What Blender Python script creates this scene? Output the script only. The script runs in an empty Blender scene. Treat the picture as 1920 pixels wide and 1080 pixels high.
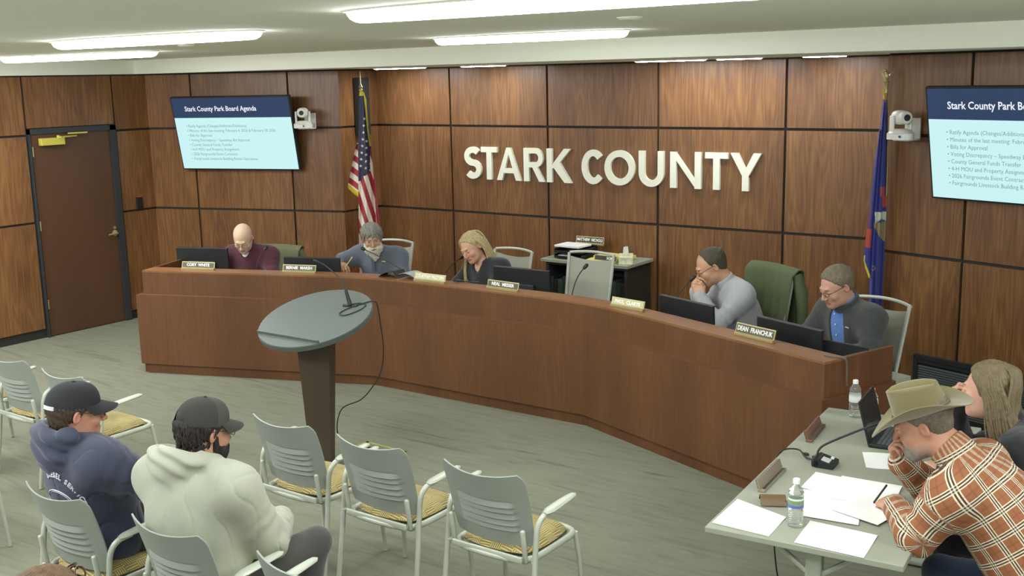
import bpy, bmesh, math, random
import numpy as np
from mathutils import Vector, Matrix, Euler
random.seed(7)
PI = math.pi
SC = bpy.context.scene
COL = SC.collection

# ------------------------------------------------------------------ camera
CAM_H = 2.612
F_PX = 2063.07
PITCH = math.radians(10.899)
ROLL = math.radians(-1.216)
YAW = math.radians(35.70)          # the camera looks this far to the left of the room's +Y

def make_camera():
    cd = bpy.data.cameras.new('camera')
    cam = bpy.data.objects.new('camera', cd)
    COL.objects.link(cam)
    cd.sensor_width = 36.0
    cd.lens = F_PX / 1920.0 * 36.0
    cd.clip_start = 0.05
    cd.clip_end = 100
    cp, sp = math.cos(PITCH), math.sin(PITCH)
    cy, sy = math.cos(YAW), math.sin(YAW)
    fwd = Vector((-sy * cp, cy * cp, -sp))
    right = Vector((cy, sy, 0))
    up = right.cross(fwd)
    cr, sr = math.cos(ROLL), math.sin(ROLL)
    r2 = right * cr + up * sr * 1.0
    u2 = up * cr - right * sr * 1.0
    m = Matrix((( r2.x, u2.x, -fwd.x, 0), (r2.y, u2.y, -fwd.y, 0), (r2.z, u2.z, -fwd.z, CAM_H), (0, 0, 0, 1)))
    cam.matrix_world = m
    SC.camera = cam
make_camera()

# ------------------------------------------------------------------ world, exposure
W = bpy.data.worlds.new('world'); SC.world = W
W.use_nodes = True
bg = W.node_tree.nodes['Background']
bg.inputs[0].default_value = (0.88, 0.94, 0.95, 1)
bg.inputs[1].default_value = 0.55
SC.view_settings.view_transform = 'Standard'
SC.view_settings.look = 'None'
SC.view_settings.gamma = 1.0
SC.view_settings.use_curve_mapping = False
SC.view_settings.exposure = 0.0
LIGHT_E = 27.5
LIGHT_C = (0.95, 0.98, 1.0)
COVE_E = 44.0

# ------------------------------------------------------------------ helpers
def lin(c):
    if isinstance(c, str):
        c = c.lstrip('#'); c = tuple(int(c[i:i+2], 16) / 255 for i in (0, 2, 4))
    return tuple(((x / 12.92) if x <= 0.04045 else ((x + 0.055) / 1.055) ** 2.4) for x in c)

_M = {}
def new_mat(name):
    m = bpy.data.materials.new(name); m.use_nodes = True
    return m, m.node_tree.nodes, m.node_tree.links, m.node_tree.nodes['Principled BSDF']

def mat(name, col, rough=0.5, metal=0.0, bump=0.0, bscale=200, var=0.0, vscale=8, spec=None, sheen=0.0, emit=None, es=1.0, coat=0.0):
    if name in _M: return _M[name]
    m, N, L, B = new_mat(name)
    c = lin(col)
    B.inputs['Base Color'].default_value = (*c, 1)
    B.inputs['Roughness'].default_value = rough
    B.inputs['Metallic'].default_value = metal
    if spec is not None: B.inputs['Specular IOR Level'].default_value = spec
    if sheen: B.inputs['Sheen Weight'].default_value = sheen
    if coat: B.inputs['Coat Weight'].default_value = coat
    if emit:
        B.inputs['Emission Color'].default_value = (*lin(emit), 1)
        B.inputs['Emission Strength'].default_value = es
    tc = N.new('ShaderNodeTexCoord')
    if var:
        n = N.new('ShaderNodeTexNoise'); n.inputs['Scale'].default_value = vscale; n.inputs['Detail'].default_value = 4
        L.new(tc.outputs['Object'], n.inputs['Vector'])
        mr = N.new('ShaderNodeMapRange'); mr.inputs[1].default_value = 0.3; mr.inputs[2].default_value = 0.7
        mr.inputs[3].default_value = 1 - var; mr.inputs[4].default_value = 1 + var
        L.new(n.outputs[0], mr.inputs[0])
        mx = N.new('ShaderNodeVectorMath'); mx.operation = 'SCALE'; mx.inputs[0].default_value = c
        L.new(mr.outputs[0], mx.inputs['Scale']); L.new(mx.outputs[0], B.inputs['Base Color'])
    if bump:
        n = N.new('ShaderNodeTexNoise'); n.inputs['Scale'].default_value = bscale; n.inputs['Detail'].default_value = 3
        L.new(tc.outputs['Object'], n.inputs['Vector'])
        b = N.new('ShaderNodeBump'); b.inputs['Strength'].default_value = bump; b.inputs['Distance'].default_value = 0.01
        L.new(n.outputs[0], b.inputs['Height']); L.new(b.outputs[0], B.inputs['Normal'])
    _M[name] = m
    return m

def attr_mat(name, rough=0.6, bump=0.0, bscale=150, sheen=0.0, spec=None, sss=0.0):
    """material whose colour is the vertex attribute Col (the thing's own colour by region)"""
    if name in _M: return _M[name]
    m, N, L, B = new_mat(name)
    a = N.new('ShaderNodeAttribute'); a.attribute_name = 'Col'
    L.new(a.outputs['Color'], B.inputs['Base Color'])
    B.inputs['Roughness'].default_value = rough
    if spec is not None: B.inputs['Specular IOR Level'].default_value = spec
    if sheen: B.inputs['Sheen Weight'].default_value = sheen
    if sss:
        B.inputs['Subsurface Weight'].default_value = sss
        B.inputs['Subsurface Radius'].default_value = (0.012, 0.005, 0.003)
        B.inputs['Subsurface Scale'].default_value = 1.0
    if bump:
        tc = N.new('ShaderNodeTexCoord')
        n = N.new('ShaderNodeTexNoise'); n.inputs['Scale'].default_value = bscale; n.inputs['Detail'].default_value = 3
        L.new(tc.outputs['Object'], n.inputs['Vector'])
        b = N.new('ShaderNodeBump'); b.inputs['Strength'].default_value = bump; b.inputs['Distance'].default_value = 0.01
        L.new(n.outputs[0], b.inputs['Height']); L.new(b.outputs[0], B.inputs['Normal'])
    _M[name] = m
    return m

def wood_mat(name, dark, mid, light, rough=0.42, grain=1.0):
    """veneer with vertical figure: UV in metres, attribute pid (0..1) shifts the figure from panel to panel"""
    m, N, L, B = new_mat(name)
    uv = N.new('ShaderNodeUVMap'); uv.uv_map = 'UVMap'
    at = N.new('ShaderNodeAttribute'); at.attribute_name = 'pid'
    off = N.new('ShaderNodeVectorMath'); off.operation = 'MULTIPLY'; off.inputs[1].default_value = (37.0, 53.0, 71.0)
    L.new(at.outputs['Vector'], off.inputs[0])
    add = N.new('ShaderNodeVectorMath'); add.operation = 'ADD'
    L.new(uv.outputs[0], add.inputs[0]); L.new(off.outputs[0], add.inputs[1])
    # wide cathedral figure
    mp = N.new('ShaderNodeMapping'); mp.inputs['Scale'].default_value = (5.5, 0.55, 1.0)
    L.new(add.outputs[0], mp.inputs['Vector'])
    n1 = N.new('ShaderNodeTexNoise'); n1.inputs['Scale'].default_value = 1.0; n1.inputs['Detail'].default_value = 2; n1.inputs['Roughness'].default_value = 0.45
    L.new(mp.outputs[0], n1.inputs['Vector'])
    mul = N.new('ShaderNodeMath'); mul.operation = 'MULTIPLY'; mul.inputs[1].default_value = 13.0
    L.new(n1.outputs[0], mul.inputs[0])
    fr = N.new('ShaderNodeMath'); fr.operation = 'PINGPONG'; fr.inputs[1].default_value = 0.5
    L.new(mul.outputs[0], fr.inputs[0])
    # fine streaks
    mp2 = N.new('ShaderNodeMapping'); mp2.inputs['Scale'].default_value = (75, 2.6, 1.0)
    L.new(add.outputs[0], mp2.inputs['Vector'])
    n2 = N.new('ShaderNodeTexNoise'); n2.inputs['Scale'].default_value = 1.0; n2.inputs['Detail'].default_value = 3
    L.new(mp2.outputs[0], n2.inputs['Vector'])
    # broad tone
    mp3 = N.new('ShaderNodeMapping'); mp3.inputs['Scale'].default_value = (3.2, 0.35, 1.0)
    L.new(add.outputs[0], mp3.inputs['Vector'])
    n3 = N.new('ShaderNodeTexNoise'); n3.inputs['Scale'].default_value = 1.0; n3.inputs['Detail'].default_value = 1
    L.new(mp3.outputs[0], n3.inputs['Vector'])
    def madd(a, k, b):
        q = N.new('ShaderNodeMath'); q.operation = 'MULTIPLY_ADD'; L.new(a, q.inputs[0]); q.inputs[1].default_value = k
        if isinstance(b, float): q.inputs[2].default_value = b
        else: L.new(b, q.inputs[2])
        return q.outputs[0]
    s = madd(fr.outputs[0], 0.50 * grain, 0.5 - 0.155 * grain - 0.42 * grain - 0.35)
    s = madd(n2.outputs[0], 0.85 * grain, s)
    s = madd(n3.outputs[0], 0.7, s)
    cr = N.new('ShaderNodeValToRGB')
    e = cr.color_ramp.elements
    e[0].position = 0.12; e[0].color = (*lin(dark), 1)
    e[1].position = 0.88; e[1].color = (*lin(light), 1)
    k = e.new(0.5); k.color = (*lin(mid), 1)
    L.new(s, cr.inputs[0]); L.new(cr.outputs[0], B.inputs['Base Color'])
    B.inputs['Roughness'].default_value = rough
    b = N.new('ShaderNodeBump'); b.inputs['Strength'].default_value = 0.08; b.inputs['Distance'].default_value = 0.004
    L.new(n2.outputs[0], b.inputs['Height']); L.new(b.outputs[0], B.inputs['Normal'])
    _M[name] = m
    return m

def rotz(a): return Matrix.Rotation(a, 3, 'Z')
def rotx(a): return Matrix.Rotation(a, 3, 'X')
def roty(a): return Matrix.Rotation(a, 3, 'Y')

class MB:
    """collects shapes; obj() links them as ONE mesh object"""
    def __init__(s):
        s.v = []; s.f = []; s.uv = []; s.mi = []; s.pid = []; s.cur = 0; s.p = 0.0
    def add(s, vs, fs, uvs=None):
        o = len(s.v); s.v += [tuple(x) for x in vs]
        for i, f in enumerate(fs):
            s.f.append(tuple(o + k for k in f)); s.mi.append(s.cur); s.pid.append(s.p)
            s.uv.append(uvs[i] if uvs else None)
    def quad(s, a, b, c, d, uv=None):
        s.add([a, b, c, d], [(0, 1, 2, 3)], [uv] if uv else None)
    def box(s, c, size, R=None, bev=0.0, seg=2):
        c = Vector(c); hx, hy, hz = (q / 2 for q in size)
        if bev > 0:
            bm = bmesh.new(); bmesh.ops.create_cube(bm, size=1.0)
            for v in bm.verts: v.co = Vector((v.co.x * size[0], v.co.y * size[1], v.co.z * size[2]))
            bmesh.ops.bevel(bm, geom=bm.edges[:], offset=min(bev, min(size) * 0.49), segments=seg, profile=0.5, affect='EDGES')
            s.bm(bm, c, R); bm.free(); return
        vs = [Vector((x * hx, y * hy, z * hz)) for x in (-1, 1) for y in (-1, 1) for z in (-1, 1)]
        if R is not None: vs = [R @ q for q in vs]
        vs = [q + c for q in vs]
        fs = [(0, 1, 3, 2), (4, 6, 7, 5), (0, 4, 5, 1), (2, 3, 7, 6), (0, 2, 6, 4), (1, 5, 7, 3)]
        uvs = []
        for f in fs:
            P = [Vector(((k >> 2) & 1, (k >> 1) & 1, k & 1)) for k in f]
            q = []
            for w in P:
                X, Y, Z = w.x * size[0], w.y * size[1], w.z * size[2]
                if f in ((0, 1, 3, 2), (4, 6, 7, 5)): q.append((Y, Z))
                elif f in ((0, 4, 5, 1), (2, 3, 7, 6)): q.append((X, Z))
                else: q.append((X, Y) if size[1] > size[0] else (Y, X))
            uvs.append(q)
        s.add(vs, fs, uvs)
    def bm(s, bm, c=(0, 0, 0), R=None):
        c = Vector(c); bm.verts.index_update()
        vs = [((R @ v.co) if R is not None else v.co) + c for v in bm.verts]
        s.add(vs, [tuple(v.index for v in f.verts) for f in bm.faces])
    def tube(s, pts, r, n=8, closed=False, cap=True, flat=1.0):
        pts = [Vector(p) for p in pts]; m = len(pts)
        rr = r if hasattr(r, '__len__') else [r] * m
        T = []
        for i in range(m):
            a = pts[(i - 1) % m] if (closed or i > 0) else pts[i]
            b = pts[(i + 1) % m] if (closed or i < m - 1) else pts[i]
            t = (b - a)
            T.append(t.normalized() if t.length > 1e-9 else Vector((0, 0, 1)))
        ref = Vector((0, 0, 1)) if abs(T[0].z) < 0.9 else Vector((1, 0, 0))
        u = (ref - T[0] * ref.dot(T[0])).normalized()
        vs = []
        for i in range(m):
            u = (u - T[i] * u.dot(T[i]))
            u = u.normalized() if u.length > 1e-6 else T[i].orthogonal().normalized()
            w = T[i].cross(u)
            for k in range(n):
                a = 2 * PI * k / n
                vs.append(pts[i] + u * math.cos(a) * rr[i] * flat + w * math.sin(a) * rr[i])
        fs = []
        for i in range(m if closed else m - 1):
            j = (i + 1) % m
            for k in range(n):
                l = (k + 1) % n
                fs.append((i * n + k, i * n + l, j * n + l, j * n + k))
        if cap and not closed:
            fs.append(tuple(range(n - 1, -1, -1))); fs.append(tuple((m - 1) * n + k for k in range(n)))
        s.add(vs, fs)
    def lathe(s, prof, c=(0, 0, 0), n=24, R=None):
        c = Vector(c); vs = []; m = len(prof)
        for r, z in prof:
            for k in range(n):
                a = 2 * PI * k / n
                p = Vector((r * math.cos(a), r * math.sin(a), z))
                vs.append((R @ p if R is not None else p) + c)
        fs = []
        for i in range(m - 1):
            for k in range(n):
                l = (k + 1) % n
                fs.append((i * n + k, i * n + l, (i + 1) * n + l, (i + 1) * n + k))
        fs.append(tuple(range(n - 1, -1, -1))); fs.append(tuple((m - 1) * n + k for k in range(n)))
        s.add(vs, fs)
    def ell(s, c, r, R=None, nu=16, nv=10):
        c = Vector(c); vs = []
        for i in range(1, nv):
            t = PI * i / nv
            for k in range(nu):
                a = 2 * PI * k / nu
                vs.append(Vector((r[0] * math.sin(t) * math.cos(a), r[1] * math.sin(t) * math.sin(a), r[2] * math.cos(t))))
        top = len(vs); vs.append(Vector((0, 0, r[2]))); vs.append(Vector((0, 0, -r[2])))
        if R is not None: vs = [R @ q for q in vs]
        vs = [q + c for q in vs]
        fs = []
        for i in range(nv - 2):
            for k in range(nu):
                l = (k + 1) % nu
                fs.append((i * nu + k, (i + 1) * nu + k, (i + 1) * nu + l, i * nu + l))
        for k in range(nu):
            l = (k + 1) % nu
            fs.append((top, k, l)); fs.append((top + 1, (nv - 2) * nu + l, (nv - 2) * nu + k))
        s.add(vs, fs)
    def prism(s, poly, z0, z1, f=None):
        """poly: 2D outline; f maps (x,y,z) to 3D"""
        f = f or (lambda x, y, z: Vector((x, y, z)))
        n = len(poly)
        vs = [f(x, y, z0) for x, y in poly] + [f(x, y, z1) for x, y in poly]
        fs = [tuple(range(n - 1, -1, -1)), tuple(range(n, 2 * n))]
        uvs = [[(poly[k][0], poly[k][1]) for k in fs[0]], [(poly[k - n][0], poly[k - n][1]) for k in fs[1]]]
        d = 0.0
        for k in range(n):
            l = (k + 1) % n
            e = math.hypot(poly[l][0] - poly[k][0], poly[l][1] - poly[k][1])
            fs.append((k, l, n + l, n + k)); uvs.append([(d, z0), (d + e, z0), (d + e, z1), (d, z1)]); d += e
        s.add(vs, fs, uvs)
    def grid(s, fn, nu, nv, thick=None, uvf=None):
        """fn(i/nu, j/nv) -> point; thick: doubled surface with rim, offset along normals"""
        P = [[Vector(fn(i / nu, j / nv)) for j in range(nv + 1)] for i in range(nu + 1)]
        def nrm(i, j):
            a = P[min(i + 1, nu)][j] - P[max(i - 1, 0)][j]; b = P[i][min(j + 1, nv)] - P[i][max(j - 1, 0)]
            q = a.cross(b); return q.normalized() if q.length > 1e-12 else Vector((0, 0, 1))
        idx = lambda i, j: i * (nv + 1) + j
        vs = [P[i][j] for i in range(nu + 1) for j in range(nv + 1)]
        fs = []; uvs = []
        uf = uvf or (lambda a, b: (a, b))
        for i in range(nu):
            for j in range(nv):
                fs.append((idx(i, j), idx(i + 1, j), idx(i + 1, j + 1), idx(i, j + 1)))
                uvs.append([uf(i / nu, j / nv), uf((i + 1) / nu, j / nv), uf((i + 1) / nu, (j + 1) / nv), uf(i / nu, (j + 1) / nv)])
        if thick:
            o = len(vs)
            vs += [P[i][j] - nrm(i, j) * thick for i in range(nu + 1) for j in range(nv + 1)]
            m = len(fs)
            for q in range(m):
                fs.append(tuple(o + k for k in reversed(fs[q]))); uvs.append(list(reversed(uvs[q])))
            ring = [(i, 0) for i in range(nu)] + [(nu, j) for j in range(nv)] + [(i, nv) for i in range(nu, 0, -1)] + [(0, j) for j in range(nv, 0, -1)]
            for q in range(len(ring)):
                a = idx(*ring[q]); b = idx(*ring[(q + 1) % len(ring)])
                fs.append((b, a, o + a, o + b)); w = uf(ring[q][0] / nu, ring[q][1] / nv); uvs.append([w] * 4)
        s.add(vs, fs, uvs)
    def obj(s, name, m, parent=None, smooth=False, autos=None, loc=None, rz=0.0):
        me = bpy.data.meshes.new(name)
        me.from_pydata(s.v, [], s.f)
        ms = m if isinstance(m, (list, tuple)) else [m]
        for q in ms: me.materials.append(q)
        uvl = me.uv_layers.new(name='UVMap')
        pa = me.attributes.new('pid', 'FLOAT', 'FACE')
        k = 0
        for i, p in enumerate(me.polygons):
            p.material_index = s.mi[i]
            u = s.uv[i]
            if u:
                for j, li in enumerate(p.loop_indices): uvl.data[li].uv = u[j]
            else:
                for li in p.loop_indices:
                    c = me.vertices[me.loops[li].vertex_index].co
                    uvl.data[li].uv = (c.x + c.y, c.z)
        pa.data.foreach_set('value', s.pid)
        me.validate(); me.update()
        if smooth:
            if autos is None: autos = 40
            me.polygons.foreach_set('use_smooth', [True] * len(me.polygons))
            me.set_sharp_from_angle(angle=math.radians(autos))
        o = bpy.data.objects.new(name, me); COL.objects.link(o)
        if parent is not None: o.parent = parent
        if loc is not None: o.location = loc
        if rz: o.rotation_euler = (0, 0, rz)
        return o

def empty(name, loc=(0, 0, 0), rz=0.0, label=None, cat=None, group=None):
    o = bpy.data.objects.new(name, None); COL.objects.link(o)
    o.location = loc; o.rotation_euler = (0, 0, rz); o.empty_display_size = 0.05
    if label: tag(o, label, cat, group)
    return o
def tag(o, label=None, cat=None, group=None, kind=None):
    if label: o['label'] = label
    if cat: o['category'] = cat
    if group: o['group'] = group
    if kind: o['kind'] = kind
    return o
def struct(o, label=None):
    o['kind'] = 'structure'
    if label: o['label'] = label
    return o
def children(o): return [c for c in COL.objects if c.parent == o]
def dup(root, loc, rz=0.0, label=None, group=None):
    r = root.copy(); COL.objects.link(r); r.location = loc; r.rotation_euler = (0, 0, rz)
    if label: r['label'] = label
    if group: r['group'] = group
    for ch in children(root):
        c = ch.copy(); COL.objects.link(c); c.parent = r
        for g in children(ch):
            d = g.copy(); COL.objects.link(d); d.parent = c
    return r

def text_mesh(body, size, bold=0.0, extrude=0.0, align='LEFT', name='text', m=None, parent=None, M=None, spacing=1.0, sx=1.0):
    cu = bpy.data.curves.new(name, 'FONT'); cu.body = body; cu.size = size; cu.offset = bold; cu.extrude = extrude
    cu.align_x = align; cu.align_y = 'CENTER'; cu.space_character = spacing; cu.resolution_u = 2
    t = bpy.data.objects.new(name, cu); COL.objects.link(t)
    dg = bpy.context.evaluated_depsgraph_get()
    me = bpy.data.meshes.new_from_object(t.evaluated_get(dg))
    bpy.data.objects.remove(t); bpy.data.curves.remove(cu)
    if sx != 1.0:
        for v in me.vertices: v.co.x *= sx
    me.materials.clear(); me.materials.append(m)
    if M is not None: me.transform(M)
    o = bpy.data.objects.new(name, me); COL.objects.link(o)
    if parent is not None: o.parent = parent
    return o
def frame_matrix(o, x, z):
    """4x4: local X -> x, local Y -> z (text up), local Z -> x cross z"""
    x = Vector(x).normalized(); z = Vector(z).normalized(); n = x.cross(z)
    return Matrix(((x.x, z.x, n.x, o[0]), (x.y, z.y, n.y, o[1]), (x.z, z.z, n.z, o[2]), (0, 0, 0, 1)))

def bez(P, n=14):
    """Catmull-Rom through points"""
    P = [Vector(p) for p in P]; Q = [P[0] * 2 - P[1]] + P + [P[-1] * 2 - P[-2]]; out = []
    for i in range(1, len(Q) - 2):
        for k in range(n):
            t_ = k / n
            out.append(0.5 * ((2 * Q[i]) + (-Q[i - 1] + Q[i + 1]) * t_ + (2 * Q[i - 1] - 5 * Q[i] + 4 * Q[i + 1] - Q[i + 2]) * t_ ** 2 + (-Q[i - 1] + 3 * Q[i] - 3 * Q[i + 1] + Q[i + 2]) * t_ ** 3))
    return out + [P[-1]]

# ================================================================== the setting
M_DARK = mat('reveal_black', '#2b2721', 0.7)
M_WALL = wood_mat('wall_veneer', '#5d3e26', '#795331', '#93693e', 0.36)
M_DESK = wood_mat('desk_veneer', '#54371f', '#654126', '#765033', 0.40, 0.5)
M_CEIL = mat('ceiling_paint', '#f4f6e6', 0.95)
M_BRASS = mat('brass', '#b8ad7c', 0.38, 0.6)
M_GOLD = mat('gold_paint', '#d6c95a', 0.45, 0.25)
M_PLASTIC = mat('grey_plastic', '#959b92', 0.55)
M_METAL = mat('silver_paint', '#b9beae', 0.42, 0.15)
M_BLACK = mat('black_plastic', '#1d1f20', 0.45)
M_BLACK2 = mat('soft_black', '#26292a', 0.6)
M_GREYLAM = mat('grey_laminate', '#979b89', 0.55)
M_WHITE = mat('white_plastic', '#e9ebe2', 0.4)
M_PAPER = mat('paper', '#f1f2ee', 0.8)
M_CHROME = mat('chrome', '#d9dbd4', 0.2, 0.9)

# floor: grey-green carpet with dark weathered streaks running across the room
def carpet():
    m, N, L, B = new_mat('carpet')
    tc = N.new('ShaderNodeTexCoord')
    def noise(scale, sc, det=3, rot=0.0, dist=0.0):
        mp = N.new('ShaderNodeMapping'); mp.inputs['Scale'].default_value = sc; mp.inputs['Rotation'].default_value = (0, 0, rot)
        L.new(tc.outputs['Object'], mp.inputs['Vector'])
        n = N.new('ShaderNodeTexNoise'); n.inputs['Scale'].default_value = scale; n.inputs['Detail'].default_value = det
        n.inputs['Distortion'].default_value = dist
        L.new(mp.outputs[0], n.inputs['Vector']); return n.outputs[0]
    def rng(a, lo, hi, o0, o1):
        r = N.new('ShaderNodeMapRange'); L.new(a, r.inputs[0])
        for k, v in zip((1, 2, 3, 4), (lo, hi, o0, o1)): r.inputs[k].default_value = v
        return r.outputs[0]
    s1 = rng(noise(1.0, (1.4, 11.0, 1), 4, 0.10, 0.8), 0.58, 0.72, 1.0, 0.76)
    s2 = rng(noise(1.0, (3.2, 26.0, 1), 3, 0.16, 0.4), 0.45, 0.70, 1.04, 0.88)
    s3 = rng(noise(0.55, (1, 1.5, 1), 2), 0.3, 0.7, 0.93, 1.07)
    s4 = rng(noise(160, (1, 1, 1), 2), 0.3, 0.7, 0.93, 1.07)
    cur = s1
    for q in (s2, s3, s4):
        mm = N.new('ShaderNodeMath'); mm.operation = 'MULTIPLY'; L.new(cur, mm.inputs[0]); L.new(q, mm.inputs[1]); cur = mm.outputs[0]
    vm = N.new('ShaderNodeVectorMath'); vm.operation = 'SCALE'; vm.inputs[0].default_value = lin('#7b7d6b')
    L.new(cur, vm.inputs['Scale']); L.new(vm.outputs[0], B.inputs['Base Color'])
    B.inputs['Roughness'].default_value = 0.95
    B.inputs['Specular IOR Level'].default_value = 0.15
    b = N.new('ShaderNodeBump'); b.inputs['Strength'].default_value = 0.35; b.inputs['Distance'].default_value = 0.006
    L.new(s4, b.inputs['Height']); L.new(b.outputs[0], B.inputs['Normal'])
    return m
M_CARPET = carpet()
b = MB(); b.box((-3.4, 4.2, -0.05), (15.2, 10.4, 0.10)); struct(b.obj('floor', M_CARPET), 'grey-green carpet with dark streaks')

Z1, Z2, ZT = 1.22, 2.116, 2.72
GAP = 0.024
YC = 9.095
def wall(name, A, B, cuts, rows, skip=None, t=0.02, base=0.10, label=None, e0=0.0, e1=0.0):
    """dark backing with veneer panels in front; room side is to the right of A->B"""
    A = Vector((A[0], A[1], 0)); Bv = Vector((B[0], B[1], 0)); d = (Bv - A); Lg = d.length; d.normalize()
    n = Vector((d.y, -d.x, 0)); R = Matrix((d, -n, Vector((0, 0, 1)))).transposed()
    mb = MB(); mb.cur = 0
    mb.box(A + d * (Lg + e1 - e0) / 2 - n * (t + 0.04) + Vector((0, 0, ZT / 2)), (Lg + e0 + e1, 0.08, ZT), R)
    xs = [0] + list(cuts) + [Lg]
    mb.cur = 1
    for i in range(len(xs) - 1):
        zs = [base] + list(rows) + [ZT - 0.015]
        for j in range(len(zs) - 1):
            if skip and skip(i, j): continue
            a, c = xs[i] + (GAP / 2 if i else 0.0), xs[i + 1] - (GAP / 2 if i < len(xs) - 2 else 0.0)
            z0, z1 = zs[j] + (GAP / 2 if j else 0), zs[j + 1] - (GAP / 2 if j < len(zs) - 2 else 0)
            mb.p = random.random()
            mb.box(A + d * (a + c) / 2 - n * t / 2 + Vector((0, 0, (z0 + z1) / 2)), (c - a, t, z1 - z0), R)
    o = mb.obj(name, [M_DARK, M_WALL]); struct(o, label)
    return d, n
LX = -10.61
V3 = (LX, 7.82); V6 = (-8.306, 8.51); V6B = (-8.306, YC); R1 = (-2.70, YC); R2 = (-2.60, 8.54)
# left side wall with the door opening (y 6.338 .. 7.381)
wall('wall_left', (LX, 1.4), V3, [2.498, 3.718, 4.938, 5.981], [Z1, Z2],
     skip=lambda i, j: i == 3, label='left side wall of dark brown veneer panels', e1=.05)
mb = MB(); mb.cur = 1; mb.p = .37
mb.box((LX - 0.01, (6.338 + 7.381) / 2, (2.19 + ZT - 0.015) / 2), (0.02, 1.043 - GAP, ZT - 0.015 - 2.19))
struct(mb.obj('trim_1', [M_DARK, M_WALL]), 'veneer panel above the door')
dL, nL = wall('wall_back_left', V3, V6, [0.582, 1.80], [Z1, Z2], label='angled veneer wall behind the left screen', e0=.05)
wall('wall_return_left', V6, V6B, [], [Z1, Z2], label='short veneer return behind the striped flag', e1=.05)
wall('wall_back', V6B, R1, [1.024, 2.243, 3.463, 4.688], [Z1, Z2], label='long veneer wall carrying the white letters', e0=.05, e1=.05)
wall('wall_return_right', R1, R2, [], [Z1, Z2], label='short veneer return at the blue flag', e0=.05)
aR = math.radians(-17.8)
dR = Vector((math.cos(aR), math.sin(aR), 0)); nR = Vector((dR.y, -dR.x, 0))
R3 = Vector((R2[0], R2[1], 0)) + dR * 3.7
wall('wall_back_right', R2, R3, [0.69, 1.91, 3.13], [Z1, Z2], label='angled veneer wall behind the right screen')

# ceiling and dropped soffit
mb = MB(); mb.box((-3.4, 3.6, 2.87 + 0.05), (15.2, 9.2, 0.10))
struct(mb.obj('ceiling', M_CEIL), 'flat pale grey-green ceiling')
mb = MB()
mb.prism([(LX - 0.1, 7.70), (4.2, 6.737), (4.2, 9.3), (LX - 0.1, 9.3)], ZT, 2.90)
struct(mb.obj('trim_2', M_CEIL), 'dropped soffit in front of the panelled walls')
mb = MB(); mb.box((LX - 0.045, 4.4, 2.795), (0.09, 7.0, 0.15)); struct(mb.obj('trim_3', M_CEIL), 'plaster band between the left wall panels and the ceiling')
for k, (xx, yy) in enumerate(((-6.3, 5.0), (-2.6, 4.6), (-8.6, 4.9))):   # small round ceiling fittings
    mb = MB(); mb.lathe([(0.045, 2.857), (0.06, 2.866), (0.06, 2.872)], (xx, yy, 0), 20)
    tag(mb.obj('smoke_detector', M_CEIL), ['small flat round fitting on the ceiling near the second light', 'small flat round fitting on the ceiling at upper right', 'small flat round fitting on the ceiling, furthest left'][k], 'ceiling fitting', 'ceiling fittings')

# ceiling lights: long pill-shaped diffusers
M_DIFF = mat('light_diffuser', '#f4f6ee', 0.5, emit='#f6fff0', es=LIGHT_E)
M_DIFF.node_tree.nodes['Principled BSDF'].inputs['Emission Color'].default_value = (*LIGHT_C, 1)
M_COVE = mat('cove_diffuser', '#f4f6ee', 0.5, emit='#f6fff0', es=COVE_E)
M_COVE.node_tree.nodes['Principled BSDF'].inputs['Emission Color'].default_value = (*LIGHT_C, 1)
def pill(name, x0, x1, y, w, z, drop, label, group, rz=0.0, m=None):
    t = empty(name, ((x0 + x1) / 2, y, z), rz, label, 'ceiling light', group)
    L2 = (x1 - x0) / 2; r = w / 2
    def outline(g):
        return [((L2 + g) * math.copysign(abs(math.cos(t_)) ** .95, math.cos(t_)), (r + g) * math.copysign(abs(math.sin(t_)) ** .80, math.sin(t_))) for t_ in [2 * PI * k / 72 for k in range(72)]]
    q = MB()
    o1 = outline(0.0); n = len(o1)
    rings = [(1.0, 1.0, 0.0), (.995, .96, .35), (.985, .84, .70), (.965, .60, .93), (.95, .30, 1.0)]
    vs = [(x * fx, yy * fy, -drop * fz) for fx, fy, fz in rings for x, yy in o1]; m_ = len(rings)
    fs = [(j * n + k, (j + 1) * n + k, (j + 1) * n + (k + 1) % n, j * n + (k + 1) % n) for j in range(m_ - 1) for k in range(n)]
    q.add(vs, fs + [tuple(range(m_ * n - 1, (m_ - 1) * n - 1, -1))])
    q.obj('diffuser', m or M_DIFF, t)
    q = MB(); o3 = outline(0.012)
    q.add([(x, yy, -0.006) for x, yy in o1] + [(x, yy, -0.006) for x, yy in o3] + [(x, yy, 0.002) for x, yy in o3],
          [(k, (k + 1) % n, n + (k + 1) % n, n + k) for k in range(n)] + [(n + k, n + (k + 1) % n, 2 * n + (k + 1) % n, 2 * n + k) for k in range(n)])
    q.obj('rim', M_CEIL, t)
G = 'long ceiling lights'
ZC = 2.869
pill('ceiling_light', -6.15, -4.38, 3.93, 0.34, ZC, 0.045, 'long ceiling light above the left seats, the larger one at upper left', G)
pill('ceiling_light', -9.75, -7.55, 5.68, 0.34, ZC, 0.045, 'long ceiling light furthest back at far left', G)
pill('ceiling_light', -3.04, -0.90, 3.20, 0.34, ZC, 0.045, 'largest long ceiling light, at the top edge near the middle', G)
pill('ceiling_light', -4.78, -3.32, 5.85, 0.30, ZC, 0.045, 'long ceiling light straight above the white wall letters', G)
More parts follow.
